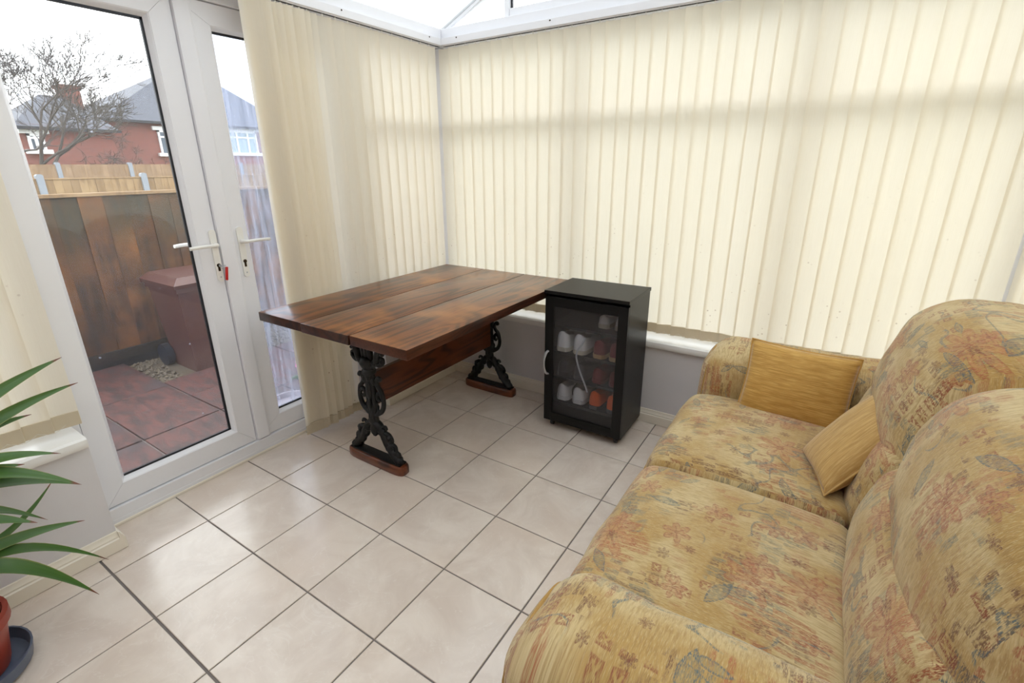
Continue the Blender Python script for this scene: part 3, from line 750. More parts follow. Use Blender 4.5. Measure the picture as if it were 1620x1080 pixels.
def iron_leg():
    mb = MB()
    def T2(pts, r0, r1, n=6, seg=8, flat=1.0):
        p = spline([(x, 0, z) for x, z in pts], n); m = len(p)
        mb.tube(p, [1.22*(r0+(r1-r0)*i/(m-1)) for i in range(m)], seg, flat=flat)
    # ribbed centre stem with collar and drop finial
    for dx in (-.017, 0, .017): T2([(dx*1.5, .20), (dx, .26), (dx*1.2, .34), (dx*.9, .44), (dx*1.2, .54), (dx*1.3, .62), (dx*1.6, .715)], .010 if dx else .0135, .012)
    mb.lathe([(.003, .150), (.012, .158), (.020, .175), (.024, .195), (.018, .215), (.022, .228), (.026, .24), (.018, .255)], seg=12)
    mb.lathe([(.022, .475), (.034, .487), (.034, .50), (.027, .51), (.034, .525), (.040, .54), (.034, .56), (.024, .57)], seg=12)
    mb.blob((0, -.012, .40), (.018, .012, .05)); mb.blob((0, -.014, .33), (.013, .012, .03)); mb.blob((0, -.012, .49), (.014, .011, .035))
    for s in (-1, 1):
        # splayed acanthus foot
        T2([(s*.012, .23), (s*.035, .215), (s*.062, .175), (s*.082, .135), (s*.115, .095), (s*.150, .060)], .014, .017, flat=1.2)
        T2([(s*.05, .165), (s*.075, .185), (s*.098, .18), (s*.112, .160), (s*.106, .142), (s*.092, .145)], .011, .007)
        T2([(s*.085, .12), (s*.105, .135), (s*.128, .13), (s*.135, .11)], .012, .008)
        T2([(s*.05, .19), (s*.058, .215), (s*.076, .222), (s*.084, .208)], .008, .005)
        mb.blob((s*.118, -.004, .095), (.028, .017, .022)); mb.blob((s*.142, 0, .068), (.024, .018, .018)); mb.blob((s*.088, -.005, .13), (.02, .016, .022))
        mb.blob((s*.104, -.004, .175), (.014, .013, .014)); mb.blob((s*.063, -.004, .165), (.018, .015, .026))
        for q_, (fx, fz, fr_) in enumerate(((.03, .215, .018), (.05, .19, .02), (.075, .15, .022), (.098, .118, .024), (.13, .082, .024), (.155, .062, .018))): mb.blob((s*fx, -.003 if q_ % 2 else .003, fz), (fr_*1.25, .019, fr_*1.15))
        # C scroll at the side of the stem
        T2([(s*.020, .275), (s*.040, .285), (s*.066, .305), (s*.080, .34), (s*.078, .375), (s*.060, .395), (s*.044, .385), (s*.042, .365), (s*.052, .356), (s*.060, .364)], .011, .006)
        T2([(s*.078, .372), (s*.070, .405), (s*.052, .425), (s*.044, .445), (s*.052, .468), (s*.066, .474), (s*.072, .462)], .010, .0065)
        T2([(s*.044, .445), (s*.030, .46), (s*.022, .48)], .009, .009)
        mb.blob((s*.045, 0, .292), (.016, .012, .013)); mb.blob((s*.066, 0, .466), (.013, .012, .012)); mb.blob((s*.03, -.003, .45), (.014, .014, .022))
        T2([(s*.028, .33), (s*.038, .32), (s*.036, .30)], .007, .004)
        # top bracket with curled leaf
        T2([(s*.014, .525), (s*.034, .532), (s*.058, .555), (s*.072, .595), (s*.094, .64), (s*.128, .705)], .013, .013, flat=1.1)
        T2([(s*.052, .545), (s*.076, .540), (s*.098, .552), (s*.103, .572), (s*.090, .578)], .011, .006)
        T2([(s*.066, .58), (s*.088, .598), (s*.106, .596)], .010, .005)
        mb.blob((s*.098, 0, .558), (.014, .013, .014)); mb.blob((s*.048, -.003, .545), (.020, .016, .017)); mb.blob((s*.1, 0, .596), (.012, .012, .01))
    mb.box((-.155, -.024, .708), (.155, .024, .7165), .002)
    mb.box((-.172, -.024, .045), (.172, .024, .055), .003)
    return mb
def foot_bar():
    mb = MB(); n = []
    prof = []
    hl, hw, hz = .192, .037, .047
    for z, k in ((0, .93), (.006, 1), (.034, 1), (.044, .95), (hz, .86)):
        ring = []
        for i in range(24):
            a = 2*math.pi*i/24; c, s_ = math.cos(a), math.sin(a)
            ring.append((math.copysign(abs(c)**.35, c)*hl*(1-(1-k)*.25), math.copysign(abs(s_)**.5, s_)*hw*k, z))
        n.append(ring)
    vs = [p for r_ in n for p in r_]
    fs = [(i*24+k, i*24+(k+1) % 24, (i+1)*24+(k+1) % 24, (i+1)*24+k) for i in range(4) for k in range(24)]
    fs += [tuple(range(23, -1, -1)), tuple(96+k for k in range(24))]
    return mb.add(vs, fs)
leg0 = None
for yc, xc in ((.676, .285), (1.652, .275)):
    if leg0 is None:
        leg0 = obj('iron_leg', iron_leg(), M['iron'], tt, local=True, ang=50); foot0 = obj('foot_bar', foot_bar(), M['wood_foot'], leg0, local=True, ang=40)
        lg = leg0
    else:
        lg = share(leg0, 'iron_leg', tt); share(foot0, 'foot_bar', lg)
    lg.location = Vector((xc, yc, 0))-ORG[tt.name]
tag(leg0, 'black cast iron scroll leg')

# ------------------------------------------------------------------ black cabinet with frosted door
CX, CYF, CW, CDp, CH = 1.024, 1.432, .446, .325, .79
cab = thing('shoe_cabinet', (CX, CYF, 0), 'black shoe cabinet on castors with a frosted glass door', 'cabinet', rot=(0, 0, R(0.6)))
w2 = CW/2
L = dict(local=True, smooth=False)
for s in (-1, 1): obj('side_panel', MB().box((min(s*w2, s*(w2-.016)), .018, .04), (max(s*w2, s*(w2-.016)), CDp, CH-.019), .001), M['black'], cab, **L)
obj('top', MB().box((-w2-.004, -.006, CH-.018), (w2+.004, CDp+.002, CH), .002), M['black'], cab, **L)
obj('bottom', MB().box((-w2+.017, .02, .045), (w2-.017, CDp-.001, .061)), M['blackin'], cab, **L)
obj('back_panel', MB().box((-w2+.017, CDp-.008, .062), (w2-.017, CDp-.002, CH-.02)), M['blackin'], cab, **L)
shz = (.155, .303, .450, .598)
for z in shz: obj('shelf', MB().box((-w2+.017, .04, z-.014), (w2-.017, CDp-.009, z)), M['blackin'], cab, **L)
for sx in (-1, 1):
    for yy in (.045, CDp-.045):
        c = MB(); c.tube([(sx*(w2-.035)-.008, yy, .0175), (sx*(w2-.035)+.008, yy, .0175)], .0172, 14); c.box((sx*(w2-.035)-.011, yy-.008, .022), (sx*(w2-.035)+.011, yy+.012, .0445))
        obj('castor', c, M['rubber'], cab, local=True)
dz0, dz1, fw = .047, .757, .05
cdoor = obj('door', MB().box((-w2, 0, dz0), (-w2+fw, .017, dz1), .0015).box((w2-fw, 0, dz0), (w2, .017, dz1), .0015).box((-w2+fw, .0005, dz0), (w2-fw, .0165, dz0+fw), .001).box((-w2+fw, .0005, dz1-fw), (w2-fw, .0165, dz1), .001), M['black'], cab, **L)
obj('glass', MB().box((-w2+fw-.004, .007, dz0+fw-.004), (w2-fw+.004, .011, dz1-fw+.004)), M['frost'], cdoor, **L)
hp = spline([(-w2+.022, -.001, .458), (-w2+.018, -.016, .45), (-w2+.012, -.027, .42), (-w2+.011, -.03, .392), (-w2+.012, -.027, .364), (-w2+.018, -.016, .334), (-w2+.022, -.001, .326)], 5)
obj('handle', MB().tube(hp, .0052, 8, flat=1.5), M['steel'], cdoor, local=True)

# shoes: toe points into the cabinet (+y), heels to the door
def make_shoe(upper, sole, ln=.265, wd=.092, ht=.10, lace=None):
    n = 14; seg = 20
    def halfw(t): return wd/2*(.80+.28*math.sin(math.pi*min(1, t*1.0)**1.25)*.9)*(1-max(0, (t-.82)/.18)**2.2*.75)*(1-max(0, (.08-t)/.08)**2*.4)
    def topz(t): return .03+(ht-.03)*(1-.0*t)*(1 if t < .12 else max(.34, 1-(t-.12)*1.05))
    so = MB(); up = MB()
    def ringpts(t, z, k, inset=0):
        return halfw(t)*k-inset
    # sole: outline extruded
    out = [(halfw(t)*1.05, t*ln) for t in [i/n for i in range(n+1)]]
    poly = [(x, y) for x, y in out]+[(-x, y) for x, y in reversed(out)]
    so.prism(poly, 2, 0, .022)
    # upper: rings of half ellipses along the length
    vs = []
    ts = [.0, .02, .06, .12, .2, .3, .4, .5, .6, .7, .8, .88, .94, .985]
    for t in ts:
        hz = topz(t)*(1 if t > .01 else .9)*(1-max(0, (t-.9)/.1)*.45); hw = halfw(t)*(1 if t > .01 else .75)
        for k in range(seg+1):
            a = math.pi*k/seg; x = -hw*math.copysign(abs(math.cos(a))**.7, math.cos(a)); z = .02+(hz-.02)*math.sin(a)**.75
            if .05 < t < .38 and .25 < k/seg < .75: z -= .045*math.sin(math.pi*(k/seg-.25)/.5)*math.sin(math.pi*(t-.05)/.33)
            vs.append((x, .004+t*(ln-.006), z))
    m = seg+1
    fs = [(i*m+k, i*m+k+1, (i+1)*m+k+1, (i+1)*m+k) for i in range(len(ts)-1) for k in range(seg)]
    fs += [tuple(range(seg, -1, -1)), tuple((len(ts)-1)*m+k for k in range(seg+1))]
    up.add(vs, fs)
    root = bpy.data.objects.new('shoe', None); COL.objects.link(root); ORG[root.name] = Vector(); root.empty_display_size = .05
    obj('upper', up, M[upper], root, local=True, ang=60); obj('sole', so, M[sole], root, local=True)
    lc = MB()
    lm = lace or upper
    for i in range(5):
        t = .40+i*.055; z = topz(t)+.002; h = halfw(t)*.55
        lc.tube([(-h, t*ln, z-.012), (0, t*ln+.004, z+.002), (h, t*ln, z-.012)], .0028, 6)
    if lace: lc.tube(spline([(.0, .40*ln, topz(.4)+.004), (-.02, .25*ln, ht+.006), (-.03, .02*ln, ht-.01), (-.024, -.006, .05)], 5), .0022, 6)
    obj('laces', lc, M[lm], root, local=True)
    return root
cmat = Matrix.Translation((CX, CYF, 0)) @ Matrix.Rotation(R(0.6), 4, 'Z')
def put_shoe(root, x, z, label, group, yaw=0, y=.045, flip=False):
    root.location = cmat @ Vector((x, y, z+.0006)); root.rotation_euler = (0, 0, R(yaw+.6)+(math.pi if flip else 0)); tag(root, label, 'shoe', group)
def pair(args, xs, z, labels, group, yaw=0, y=.045, flip=False, **kw):
    for x, lb in zip(xs, labels):
        r_ = make_shoe(*args, **kw); put_shoe(r_, x, z, lb, group, yaw, y, flip)
pair(('white_leather', 'offwhite_sole', .255, .088, .112), (-.145, -.048), shz[2], ('large white trainer at the left end of its shelf', 'large white trainer beside the maroon shoes'), 'white trainers on the middle shelf')
pair(('maroon', 'tan_sole', .25, .08, .10), (.062, .15), shz[2], ('maroon shoe with tan sole beside the white trainer', 'maroon shoe with tan sole at the right end of its shelf'), 'maroon shoes')
pair(('white_leather', 'white_leather', .25, .086, .095), (-.145, -.05), shz[0], ('white shoe with black lace on the lower shelf, far left', 'white shoe with black lace beside the orange shoe'), 'white shoes with black laces', 0, .06, lace='blacklace')
pair(('orange', 'darkshoe', .25, .08, .105), (.052, .152), shz[0], ('orange shoe beside the white laced pair', 'orange shoe at the right end of the lower shelf'), 'orange shoes')
pair(('white_leather', 'offwhite_sole', .19, .072, .07), (.06, .15), shz[3], ('white shoe on the top shelf, set further back', 'white shoe at the right end of the top shelf'), 'white shoes on the top shelf', 0, .10)
pair(('darkshoe', 'darkshoe', .25, .086, .09), (-.14, -.042), shz[1], ('dark grey shoe below the left white trainer', 'dark grey shoe right of its dark grey partner'), 'dark grey shoes', 0, .05)
pair(('maroon', 'maroon', .25, .08, .085), (.058, .152), shz[1], ('dark red shoe on the shelf under the maroon pair, left one', 'dark red shoe on the shelf under the maroon pair, right one'), 'dark red shoes', 0, .06)
cb = MB().tube([cmat @ p for p in spline([(-.005, .035, .555), (-.02, .028, .52), (-.04, .024, .485), (-.048, .024, .45), (-.036, .024, .40), (-.012, .024, .34), (.012, .024, .29), (.022, .026, .26)], 6)], .0045, 8)
tag(obj('cable', cb, M['cable']), 'pale grey cable hanging behind the frosted cabinet door', 'cable')

# ------------------------------------------------------------------ sofa
SX0, SXB = 1.575, 2.50
sofa = thing('sofa', (2.05, .735, 0), 'two seat sofa in gold floral chenille with rounded arms', 'sofa')
def uv_seat(p, n):
    if abs(n.y) > .75: return (p.x, p.z)
    return (p.y, p.x+p.z)
def uv_back(p, n):
    if abs(n.y) > .8: return (p.x+3, p.z)
    return (p.y+1.3, p.z+p.x*(1 if n.z > .3 else 1)+2.2)
def uv_arm(s):
    def f(p, n):
        if n.x < -.75: return (p.y+5, p.z+1)
        return (p.x+4.1+.6*s, s*p.y-p.z+.9*s)
    return f
YC = .735
for side in (-1, 1):
    yc = YC+(.3105 if side > 0 else -.331)
    hw = .307 if side > 0 else .327
    def dseat(p, yc=yc, side=side):
        x, y, z = p
        u, v = x/.30, y/.3
        crown = .032*max(0, 1-u*u*.9)*max(0, 1-v*v*.75)
        zz = z+.375
        if z > 0: zz += crown*(z/.085)
        if x < -.2: zz -= .020*((-x-.2)/.1)**2*(1 if z > 0 else .3)
        fr = -.014*(1-v*v) if x < -.2 else 0
        return (x+1.875+fr*max(0, 1-abs(z)/.09), y*(1-.012*u*u)+yc, zz)
    c = soft('seat_cushion', (.30, hw, .088), .05, M['fabric'], sofa, dseat, uv_seat, (16, 16, 5), 5, .006, 7, side*3)
    pp = [dseat((-.300, y_*(hw-.03), .022)) for y_ in [i/10-1 for i in range(21)]]
    obj('piping', MB().tube([(a-.001, b_, c_) for a, b_, c_ in pp], .005, 8), M['piping'], c)
    e = [dseat((x_, -side*0-.300, .055)) for x_ in [-.28+i*.04 for i in range(14)]]
    # lower back roll
    def dlum(p, yc=yc):
        x, y, z = p; v = y/.3
        t = (z+.15)/.30
        return (x+2.262+t*.05-.03*math.sin(math.pi*max(0, min(1, t)))*(1-v*v*.6), y+yc, z+.535+.012*(1-v*v))
    soft('lower_back_cushion', (.11, hw, .165), .07, M['fabric'], sofa, dlum, uv_back, (6, 16, 8), 4, .006, 8, side*7+1)
    def dup(p, yc=yc):
        x, y, z = p; v = y/.31
        t = (z+.225)/.45
        zz = z+.805
        arch = (1-abs(v)**2.6)
        if t > .35: zz -= (t-.35)/.65*.085*(1-arch)
        bulge = -.065*math.sin(math.pi*max(0, min(1, t*.9+.05)))*(1-v*v*.8) if x < 0 else 0
        lo = -.03*t if yc < YC else 0
        return (x+2.325+t*.085+bulge+(.022 if yc < YC else .012), y*(1+.02*math.sin(math.pi*t))+yc-(.015 if yc < YC else 0), zz+lo)
    soft('upper_back_cushion', (.13, hw+.012, .225), .10, M['fabric'], sofa, dup, uv_back, (6, 18, 12), 5, .007, 8, side*11+2)
    # arm
    ya = YC+(.765 if side > 0 else -.822)
    def darm(p, ya=ya, side=side):
        x, y, z = p; t = (z+.31)/.62
        wz = 1+.10*math.sin(math.pi*max(0, t-.35)/.65)-.10*(1-t)
        slope = -.045*max(0, (x+.42)/.84)
        drop = -.03*max(0, (-x-.30)/.14)**2*(1 if z > 0 else 0)
        return (x+2.045-.02*math.sin(math.pi*max(0, min(1, t))), y*wz+ya, z+.355+(slope*0+drop-(0 if side > 0 else .018))*t)
    ar = soft('arm', (.435, .138, .31), .10, M['fabric'], sofa, darm, uv_arm(-side), (18, 6, 12), 5, .006, 8, side*5+4)
    pts = []
    for a in [math.pi*(i/16) for i in range(17)]:
        yy, zz = .107*math.cos(a), .21+.07*math.sin(a)
        pts.append(darm((-.404, yy, zz)))
    pts = [darm((-.404, .107, q)) for q in (-.28, -.15, 0, .12)]+pts+[darm((-.404, -.107, q)) for q in (.12, 0, -.15, -.28)]
    obj('piping', MB().tube([(a-.001, b_, c_) for a, b_, c_ in pts], .0055, 8), M['piping'], ar)
bs = MB()
def dbase(p): return (p[0]+2.06, p[1]+YC-.02, p[2]+.175)
soft('base', (.44, .66, .13), .03, M['fabric'], sofa, dbase, uv_seat, (8, 12, 4), 3, .002)
def dob(p): return (p[0]+2.49+p[2]*.04, p[1]+YC, p[2]+.5)
soft('back_frame', (.05, .66, .38), .045, M['fabric'], sofa, dob, uv_back, (4, 12, 8), 3, .003)
for fx in (1.66, 2.46):
    for fy in (-.17, 1.60): obj('foot', MB().lathe([(.024, 0), (.03, .008), (.026, .05)], (fx, fy, 0), 14), M['wood_dark'], sofa)

# loose cushions
def cushion(name, w, h, th, mat, label, M4, seed, flange=.0):
    root = thing(name, M4.translation[:], label, 'cushion', 'loose gold cushions')
    n = 22; vs = []; fs = []; uv = []
    def pos(i, j, s):
        u, v = i/n*2-1, j/n*2-1
        e = (max(0, 1-u*u)**.42)*(max(0, 1-v*v)**.42)
        pin = 1-.05*(1-abs(u)**3)*abs(v)**6-.0
        x = u*w/2*(1-.055*(1-v*v)**1*abs(u)**8*0-.05*math.cos(v*math.pi/2)*abs(u)**5)
        y = v*h/2*(1-.07*math.cos(u*math.pi/2)*abs(v)**5)
        z = s*th/2*e+.006*mnoise.noise(Vector((x*9+seed, y*9, s)))*e
        return Vector((x, y, z))
    idx = {}
    for s in (1, -1):
        for i in range(n+1):
            for j in range(n+1):
                ed = i in (0, n) or j in (0, n)
                k = (i, j, 0 if ed else s)
                if k not in idx: idx[k] = len(vs); vs.append(M4 @ pos(i, j, s))
        for i in range(n):
            for j in range(n):
                q = [idx[(a, b, 0 if (a in (0, n) or b in (0, n)) else s)] for a, b in ((i, j), (i+1, j), (i+1, j+1), (i, j+1))]
                cs = [((b/n)*h+seed, (a/n)*w) if seed == 1.0 else ((a/n)*w+seed, (b/n)*h) for a, b in ((i, j), (i+1, j), (i+1, j+1), (i, j+1))]
                if s < 0: q.reverse(); cs.reverse()
                fs.append(tuple(q)); uv += cs
    mb = MB(); mb.add(vs, fs, uv)
    obj('cover', mb, M[mat], root, ang=80)
    ring = [M4 @ pos(i, 0, 1) for i in range(n)]+[M4 @ pos(n, j, 1) for j in range(n)]+[M4 @ pos(n-i, n, 1) for i in range(n)]+[M4 @ pos(0, n-j, 1) for j in range(n+1)]
    obj('seam', MB().tube(ring, .0035, 6, False), M[mat+''], root)
    return root
def frame(c, right, up):
    r_ = Vector(right).normalized(); u_ = Vector(up); u_ = (u_-r_*u_.dot(r_)).normalized(); n_ = r_.cross(u_)
    return Matrix(((r_.x, u_.x, n_.x, c[0]), (r_.y, u_.y, n_.y, c[1]), (r_.z, u_.z, n_.z, c[2]), (0, 0, 0, 1)))
cushion('cushion', .37, .30, .13, 'gold', 'smooth gold cushion propped against the far sofa arm', frame((1.97, 1.315, .582), (1, -.03, -.03), (0, .32, 1)), 1.0)
cushion('cushion', .25, .37, .115, 'gold2', 'tan gold cushion leaning on the sofa back', frame((2.168, .945, .612), (.30, -.95, .06), (.44, .57, .69)), 4.0)

# ------------------------------------------------------------------ yucca in a pot
PX, PY = .125, -.712
yu = thing('potted_yucca', (PX, PY, .02), 'green yucca with long pointed leaves in a terracotta pot', 'plant')
obj('pot', MB().lathe([(.004, .018), (.082, .018), (.086, .03), (.108, .165), (.118, .167), (.118, .195), (.106, .196), (.10, .165), (.002, .163)], (PX, PY, 0), 32), M['terracotta'], yu)
obj('soil', MB().lathe([(.002, .165), (.06, .172), (.102, .165), (.1, .15), (.002, .15)], (PX, PY, 0), 24), M['soil'], yu)
obj('trunk', MB().tube(spline([(PX, PY, .15), (PX-.01, PY+.005, .3), (PX-.005, PY-.01, .45), (PX, PY-.015, .62)], 5), [.028, .028, .027, .027, .026, .026, .025, .025, .024, .024, .023, .022, .021, .02, .018, .014], 10), M['trunk'], yu)
sa = MB().lathe([(.002, .002), (.118, .002), (.13, .012), (.137, .05), (.132, .05), (.124, .016), (.002, .014)], (PX, PY, 0), 32)
tag(obj('plant_saucer', sa, M['saucer']), 'blue grey plastic saucer under the yucca pot', 'saucer')
def leaf(base, tip, lift, wd, twist=0.0):
    b_, t_ = Vector(base), Vector(tip)
    mid = (b_+t_)/2+Vector((0, 0, lift)); q1 = b_.lerp(mid, .75); q2 = t_.lerp(mid, .7)
    pts = bez(b_, q1, q2, t_, 16); vs = []; fs = []; uv = []
    n = len(pts)
    for i, p in enumerate(pts):
        s = i/(n-1); d = (pts[min(i+1, n-1)]-pts[max(i-1, 0)]).normalized()
        sd = d.cross(Vector((0, 0, 1)))
        sd = sd.normalized() if sd.length > 1e-4 else Vector((1, 0, 0))
        up = sd.cross(d).normalized()
        ca, sa_ = math.cos(twist), math.sin(twist)
        sd, up = sd*ca+up*sa_, up*ca-sd*sa_
        w = wd*min(1, .35+s*2.2)*(1-max(0, (s-.45)/.55)**1.6)+.0006
        vs += [p-sd*w+up*w*.35, p-sd*w*.45+up*w*.08, p, p+sd*w*.45+up*w*.08, p+sd*w+up*w*.35]
    for i in range(n-1):
        for k in range(4):
            q = (i*5+k, i*5+k+1, i*5+6+k, i*5+5+k); fs.append(q)
            for vv, ss in ((k, i), (k+1, i), (k+1, i+1), (k, i+1)): uv.append((vv/4, ss/(n-1)))
    mb = MB(); mb.add(vs, fs, uv); return obj('leaf', mb, M['leaf'], yu, recalc=False)
LV = [((.10, -.303, .859), .64, .06, .019, .9), ((.12, -.29, .775), .60, .075, .017, 1.1), ((.10, -.407, .714), .60, .07, .017, .8),
      ((.16, -.385, .59), .58, .09, .026, .3), ((.14, -.362, .458), .56, .10, .021, .6), ((.20, -.372, .487), .60, .12, .027, .3),
      ((.12, -.455, .38), .52, .09, .027, .2), ((.08, -.37, .30), .36, .05, .017, .7), ((.10, -.35, .132), .34, .16, .018, .5), ((.18, -.414, .083), .34, .17, .027, .4),
      ((.05, -.45, .55), .58, .05, .02, .9), ((.02, -.40, .45), .40, -.12, .012, .4), ((.22, -.49, .44), .50, .06, .02, .5),
      ((.30, -.90, .75), .62, .1, .024, .4), ((-.06, -.95, .7), .62, .1, .024, .4), ((.15, -1.05, .5), .55, .14, .024, .4), ((.42, -.72, .62), .6, .1, .024, .3), ((-.02, -.62, 1.02), .64, .02, .02, .4), ((.2, -.74, 1.05), .64, .02, .02, .4), ((.36, -.86, .4), .5, .12, .024, .4), ((-.05, -.8, .35), .45, .12, .022, .4)]
for tip, bz, lift, wd, tw in LV:
    a = math.atan2(tip[1]-PY, tip[0]-PX)
    leaf((PX+.012*math.cos(a), PY-.012+.012*math.sin(a), bz), tip, lift, wd*.98, -tw)

# ------------------------------------------------------------------ outside: paving, gravel, near fence, bin, flower pots
ZP = -.10
struct('ground', MB().box((-90, -50, ZP-.3), (60, 70, ZP-.06)), M['ground'], 'garden ground beyond the paving', 'ground', smooth=False)
patio = struct('patio', MB().box((-1.98, -3.2, ZP-.06), (-.37, 3.6, ZP-.012)).box((-2.63, -3.2, ZP-.06), (-1.98, .642, ZP-.012)), M['grout'], 'red brown paved patio outside the french doors', 'patio', smooth=False)
SZ = .44; slab0 = None; rnd = random.Random(4)
for i in range(6):
    for j in range(15):
        if i > 3 and j > 8: continue
        x = -.37-i*(.40 if i < 4 else .376)-.20; y = -3.1+j*SZ
        z = rnd.uniform(-.003, .003); rt = (rnd.uniform(-.006, .006), rnd.uniform(-.006, .006), rnd.uniform(-.006, .006))
        if slab0 is None:
            slab0 = obj('paving_slab', MB().box((-.196, -SZ/2+.005, -.04), (.196, SZ/2-.005, 0), .005), M['slab'], patio, local=True, smooth=False); s = slab0
        else: s = share(slab0, 'paving_slab', patio)
        s.location = (x, y, ZP+z); s.rotation_euler = rt
gv = MB(); rnd = random.Random(9)
for k in range(2600):
    x, y = rnd.uniform(-2.615, -1.99), rnd.uniform(.66, 3.2); r_ = rnd.uniform(.008, .02); z = ZP-.03+rnd.uniform(0, .02)
    if -2.5 < x < -1.88 and .8 < y < 1.42: continue
    vs = [(x+r_*rnd.uniform(.7, 1.2), y, z), (x-r_*rnd.uniform(.7, 1.2), y, z), (x, y+r_*rnd.uniform(.7, 1.2), z), (x, y-r_*rnd.uniform(.7, 1.2), z), (x, y, z+r_*.8), (x, y, z-r_*.8)]
    gv.add(vs, [(0, 2, 4), (2, 1, 4), (1, 3, 4), (3, 0, 4), (2, 0, 5), (1, 2, 5), (3, 1, 5), (0, 3, 5)])
gv.box((-2.63, .645, ZP-.06), (-1.981, 3.6, ZP-.03))
tag(obj('gravel', gv, M['stone'], smooth=False), 'pale gravel patch around the wheelie bin', 'gravel', kind='stuff')
def fence(name, x, ya, yb, ztop, zbot, mat, bw, label, posts=(), cap=True, ptop=.08, step=None, gravel_board=None):
    root = thing(name, (x, (ya+yb)/2, zbot), label, 'fence'); b0 = None; y = ya; rr = random.Random(int(ya*10)+3)
    while y < yb:
        if b0 is None:
            b0 = obj('board', MB().prism([(-.009, -bw/2-.012), (.016, -bw/2-.012), (.002, bw/2+.003), (-.009, bw/2+.003)], 2, 0, ztop-zbot), M[mat], root, local=True, smooth=False); b = b0
        else: b = share(b0, 'board', root)
        b.location = (rr.uniform(-.004, .004), y+bw/2-(ya+yb)/2, 0); b.rotation_euler = (0, 0, R(-3)); y += bw
    for z in (zbot+.15, (zbot+ztop)/2, ztop-.15): obj('rail', MB().box((x-.05, ya, z-.03), (x-.012, yb, z+.03)), M[mat], root, smooth=False)
    if cap: obj('capping', MB().box((x-.03, ya, ztop-.003), (x+.025, yb, ztop+.022), .003), M[mat if cap is True else cap], root, smooth=False)
    if gravel_board: obj('gravel_board', MB().box((x-.012, ya, zbot-.1), (x+.022, yb, zbot+.12), .004), M[gravel_board], root, smooth=False)
    p0 = None
    for py_ in posts:
        mb = MB(); w = .055
        mb.prism([(py_-w, zbot-.3), (py_+w, zbot-.3), (py_+w, ztop+ptop-.03), (py_+w*.5, ztop+ptop), (py_-w*.5, ztop+ptop), (py_-w, ztop+ptop-.03)], 0, x-.06, x+.06)
        obj('post', mb, M['concrete'], root, smooth=False)
    return root
M['wetwood'] = plain('wet_gravel_board', srgb(42, 38, 34), .6, .2, 6)
fence('garden_fence', -2.66, -2.8, 4.6, 1.205, ZP, 'fence_dark', .15, 'dark brown weathered board fence beside the patio', cap='fence_pale', gravel_board='wetwood')
fence('garden_fence', -11, -1.4, 10.2, 1.20, -.2, 'fence_pale', .135, 'pale board fence with concrete posts, the nearer one', posts=(-1.1, .78, 2.58, 4.33, 6.1, 7.9), cap=True, ptop=.10)
fence('garden_fence', -17.5, 1.0, 12.5, 1.52, -.3, 'fence_pink', .15, 'pale board fence with concrete posts, the further one', posts=(2.9, 4.72, 6.55, 8.4, 10.2), cap=False, ptop=.06)

bn = thing('wheelie_bin', (-2.2, 1.12, ZP-.03), 'brown plastic wheelie bin by the dark fence', 'bin')
def ring(x0, x1, y0, y1, z): return [(x0, y0, z), (x1, y0, z), (x1, y1, z), (x0, y1, z)]
def loft(rings):
    vs = [p for r_ in rings for p in r_]; n = len(rings[0])
    fs = [(i*n+k, i*n+(k+1) % n, (i+1)*n+(k+1) % n, (i+1)*n+k) for i in range(len(rings)-1) for k in range(n)]+[tuple(range(n-1, -1, -1)), tuple((len(rings)-1)*n+k for k in range(n))]
    return MB().add(vs, fs)
obj('body', loft([ring(-2.36, -2.02, .90, 1.32, ZP-.029), ring(-2.40, -1.98, .88, 1.34, .2), ring(-2.43, -1.95, .86, 1.36, .52), ring(-2.44, -1.93, .845, 1.375, .525), ring(-2.44, -1.93, .845, 1.375, .56)]), M['brownbin'], bn, smooth=False)
obj('lid', loft([ring(-2.46, -1.91, .83, 1.39, .562), ring(-2.46, -1.90, .825, 1.395, .59), ring(-2.42, -1.96, .88, 1.34, .635)]), M['brownbin'], bn, smooth=False)
for yy in (.86, 1.36): obj('wheel', MB().tube([(-2.40, yy-.025, ZP+.06), (-2.40, yy+.025, ZP+.06)], .09, 18), M['gasket'], bn)
fp = thing('flower_pot', (-.62, .80, ZP), 'pale grey flower pot outside the cloudy pane', 'flower pot')
obj('bowl', MB().lathe([(.003, 0), (.07, 0), (.1, .13), (.112, .135), (.112, .16), (.1, .16), (.092, .13), (.003, .12)], (-.62, .80, ZP), 24), plain('pale_grey_pot', srgb(160, 148, 152), .6, .06), fp)
obj('soil', MB().lathe([(.003, .12), (.09, .125), (.09, .11), (.003, .11)], (-.62, .80, ZP), 16), M['soil'], fp)
fw_ = thing('pink_flower', (-.80, 1.02, ZP), 'bright pink flower on a leafy stem by the blind edge', 'flower')
obj('stem', MB().tube(spline([(-.80, 1.02, ZP), (-.795, 1.025, .02), (-.80, 1.02, .135)], 5), .004, 6), M['stem'], fw_)
pt = None
for k in range(7):
    a = 2*math.pi*k/7
    if pt is None: pt = obj('petal', MB().blob((.022, 0, 0), (.024, .015, .006), 8, 5), M['pink'], fw_, local=True); q = pt
    else: q = share(pt, 'petal', fw_)
    q.location = (0, 0, .145-ZP+.1-.1+.0); q.location.z = .145-ZP; q.rotation_euler = (0, R(-25), a)
for k in range(6):
    a = k*1.1
    pts = bez((-.80, 1.02, ZP+.05+.02*k), (-.80+.03*math.cos(a), 1.02+.03*math.sin(a), ZP+.12+.02*k), (-.80+.06*math.cos(a), 1.02+.06*math.sin(a), ZP+.12+.02*k), (-.80+.09*math.cos(a), 1.02+.09*math.sin(a), ZP+.08+.02*k), 6)
    obj('leaf', MB().tube(pts, [.003, .010, .014, .014, .011, .006, .001], 6, flat=1.0), M['stem'], fw_)
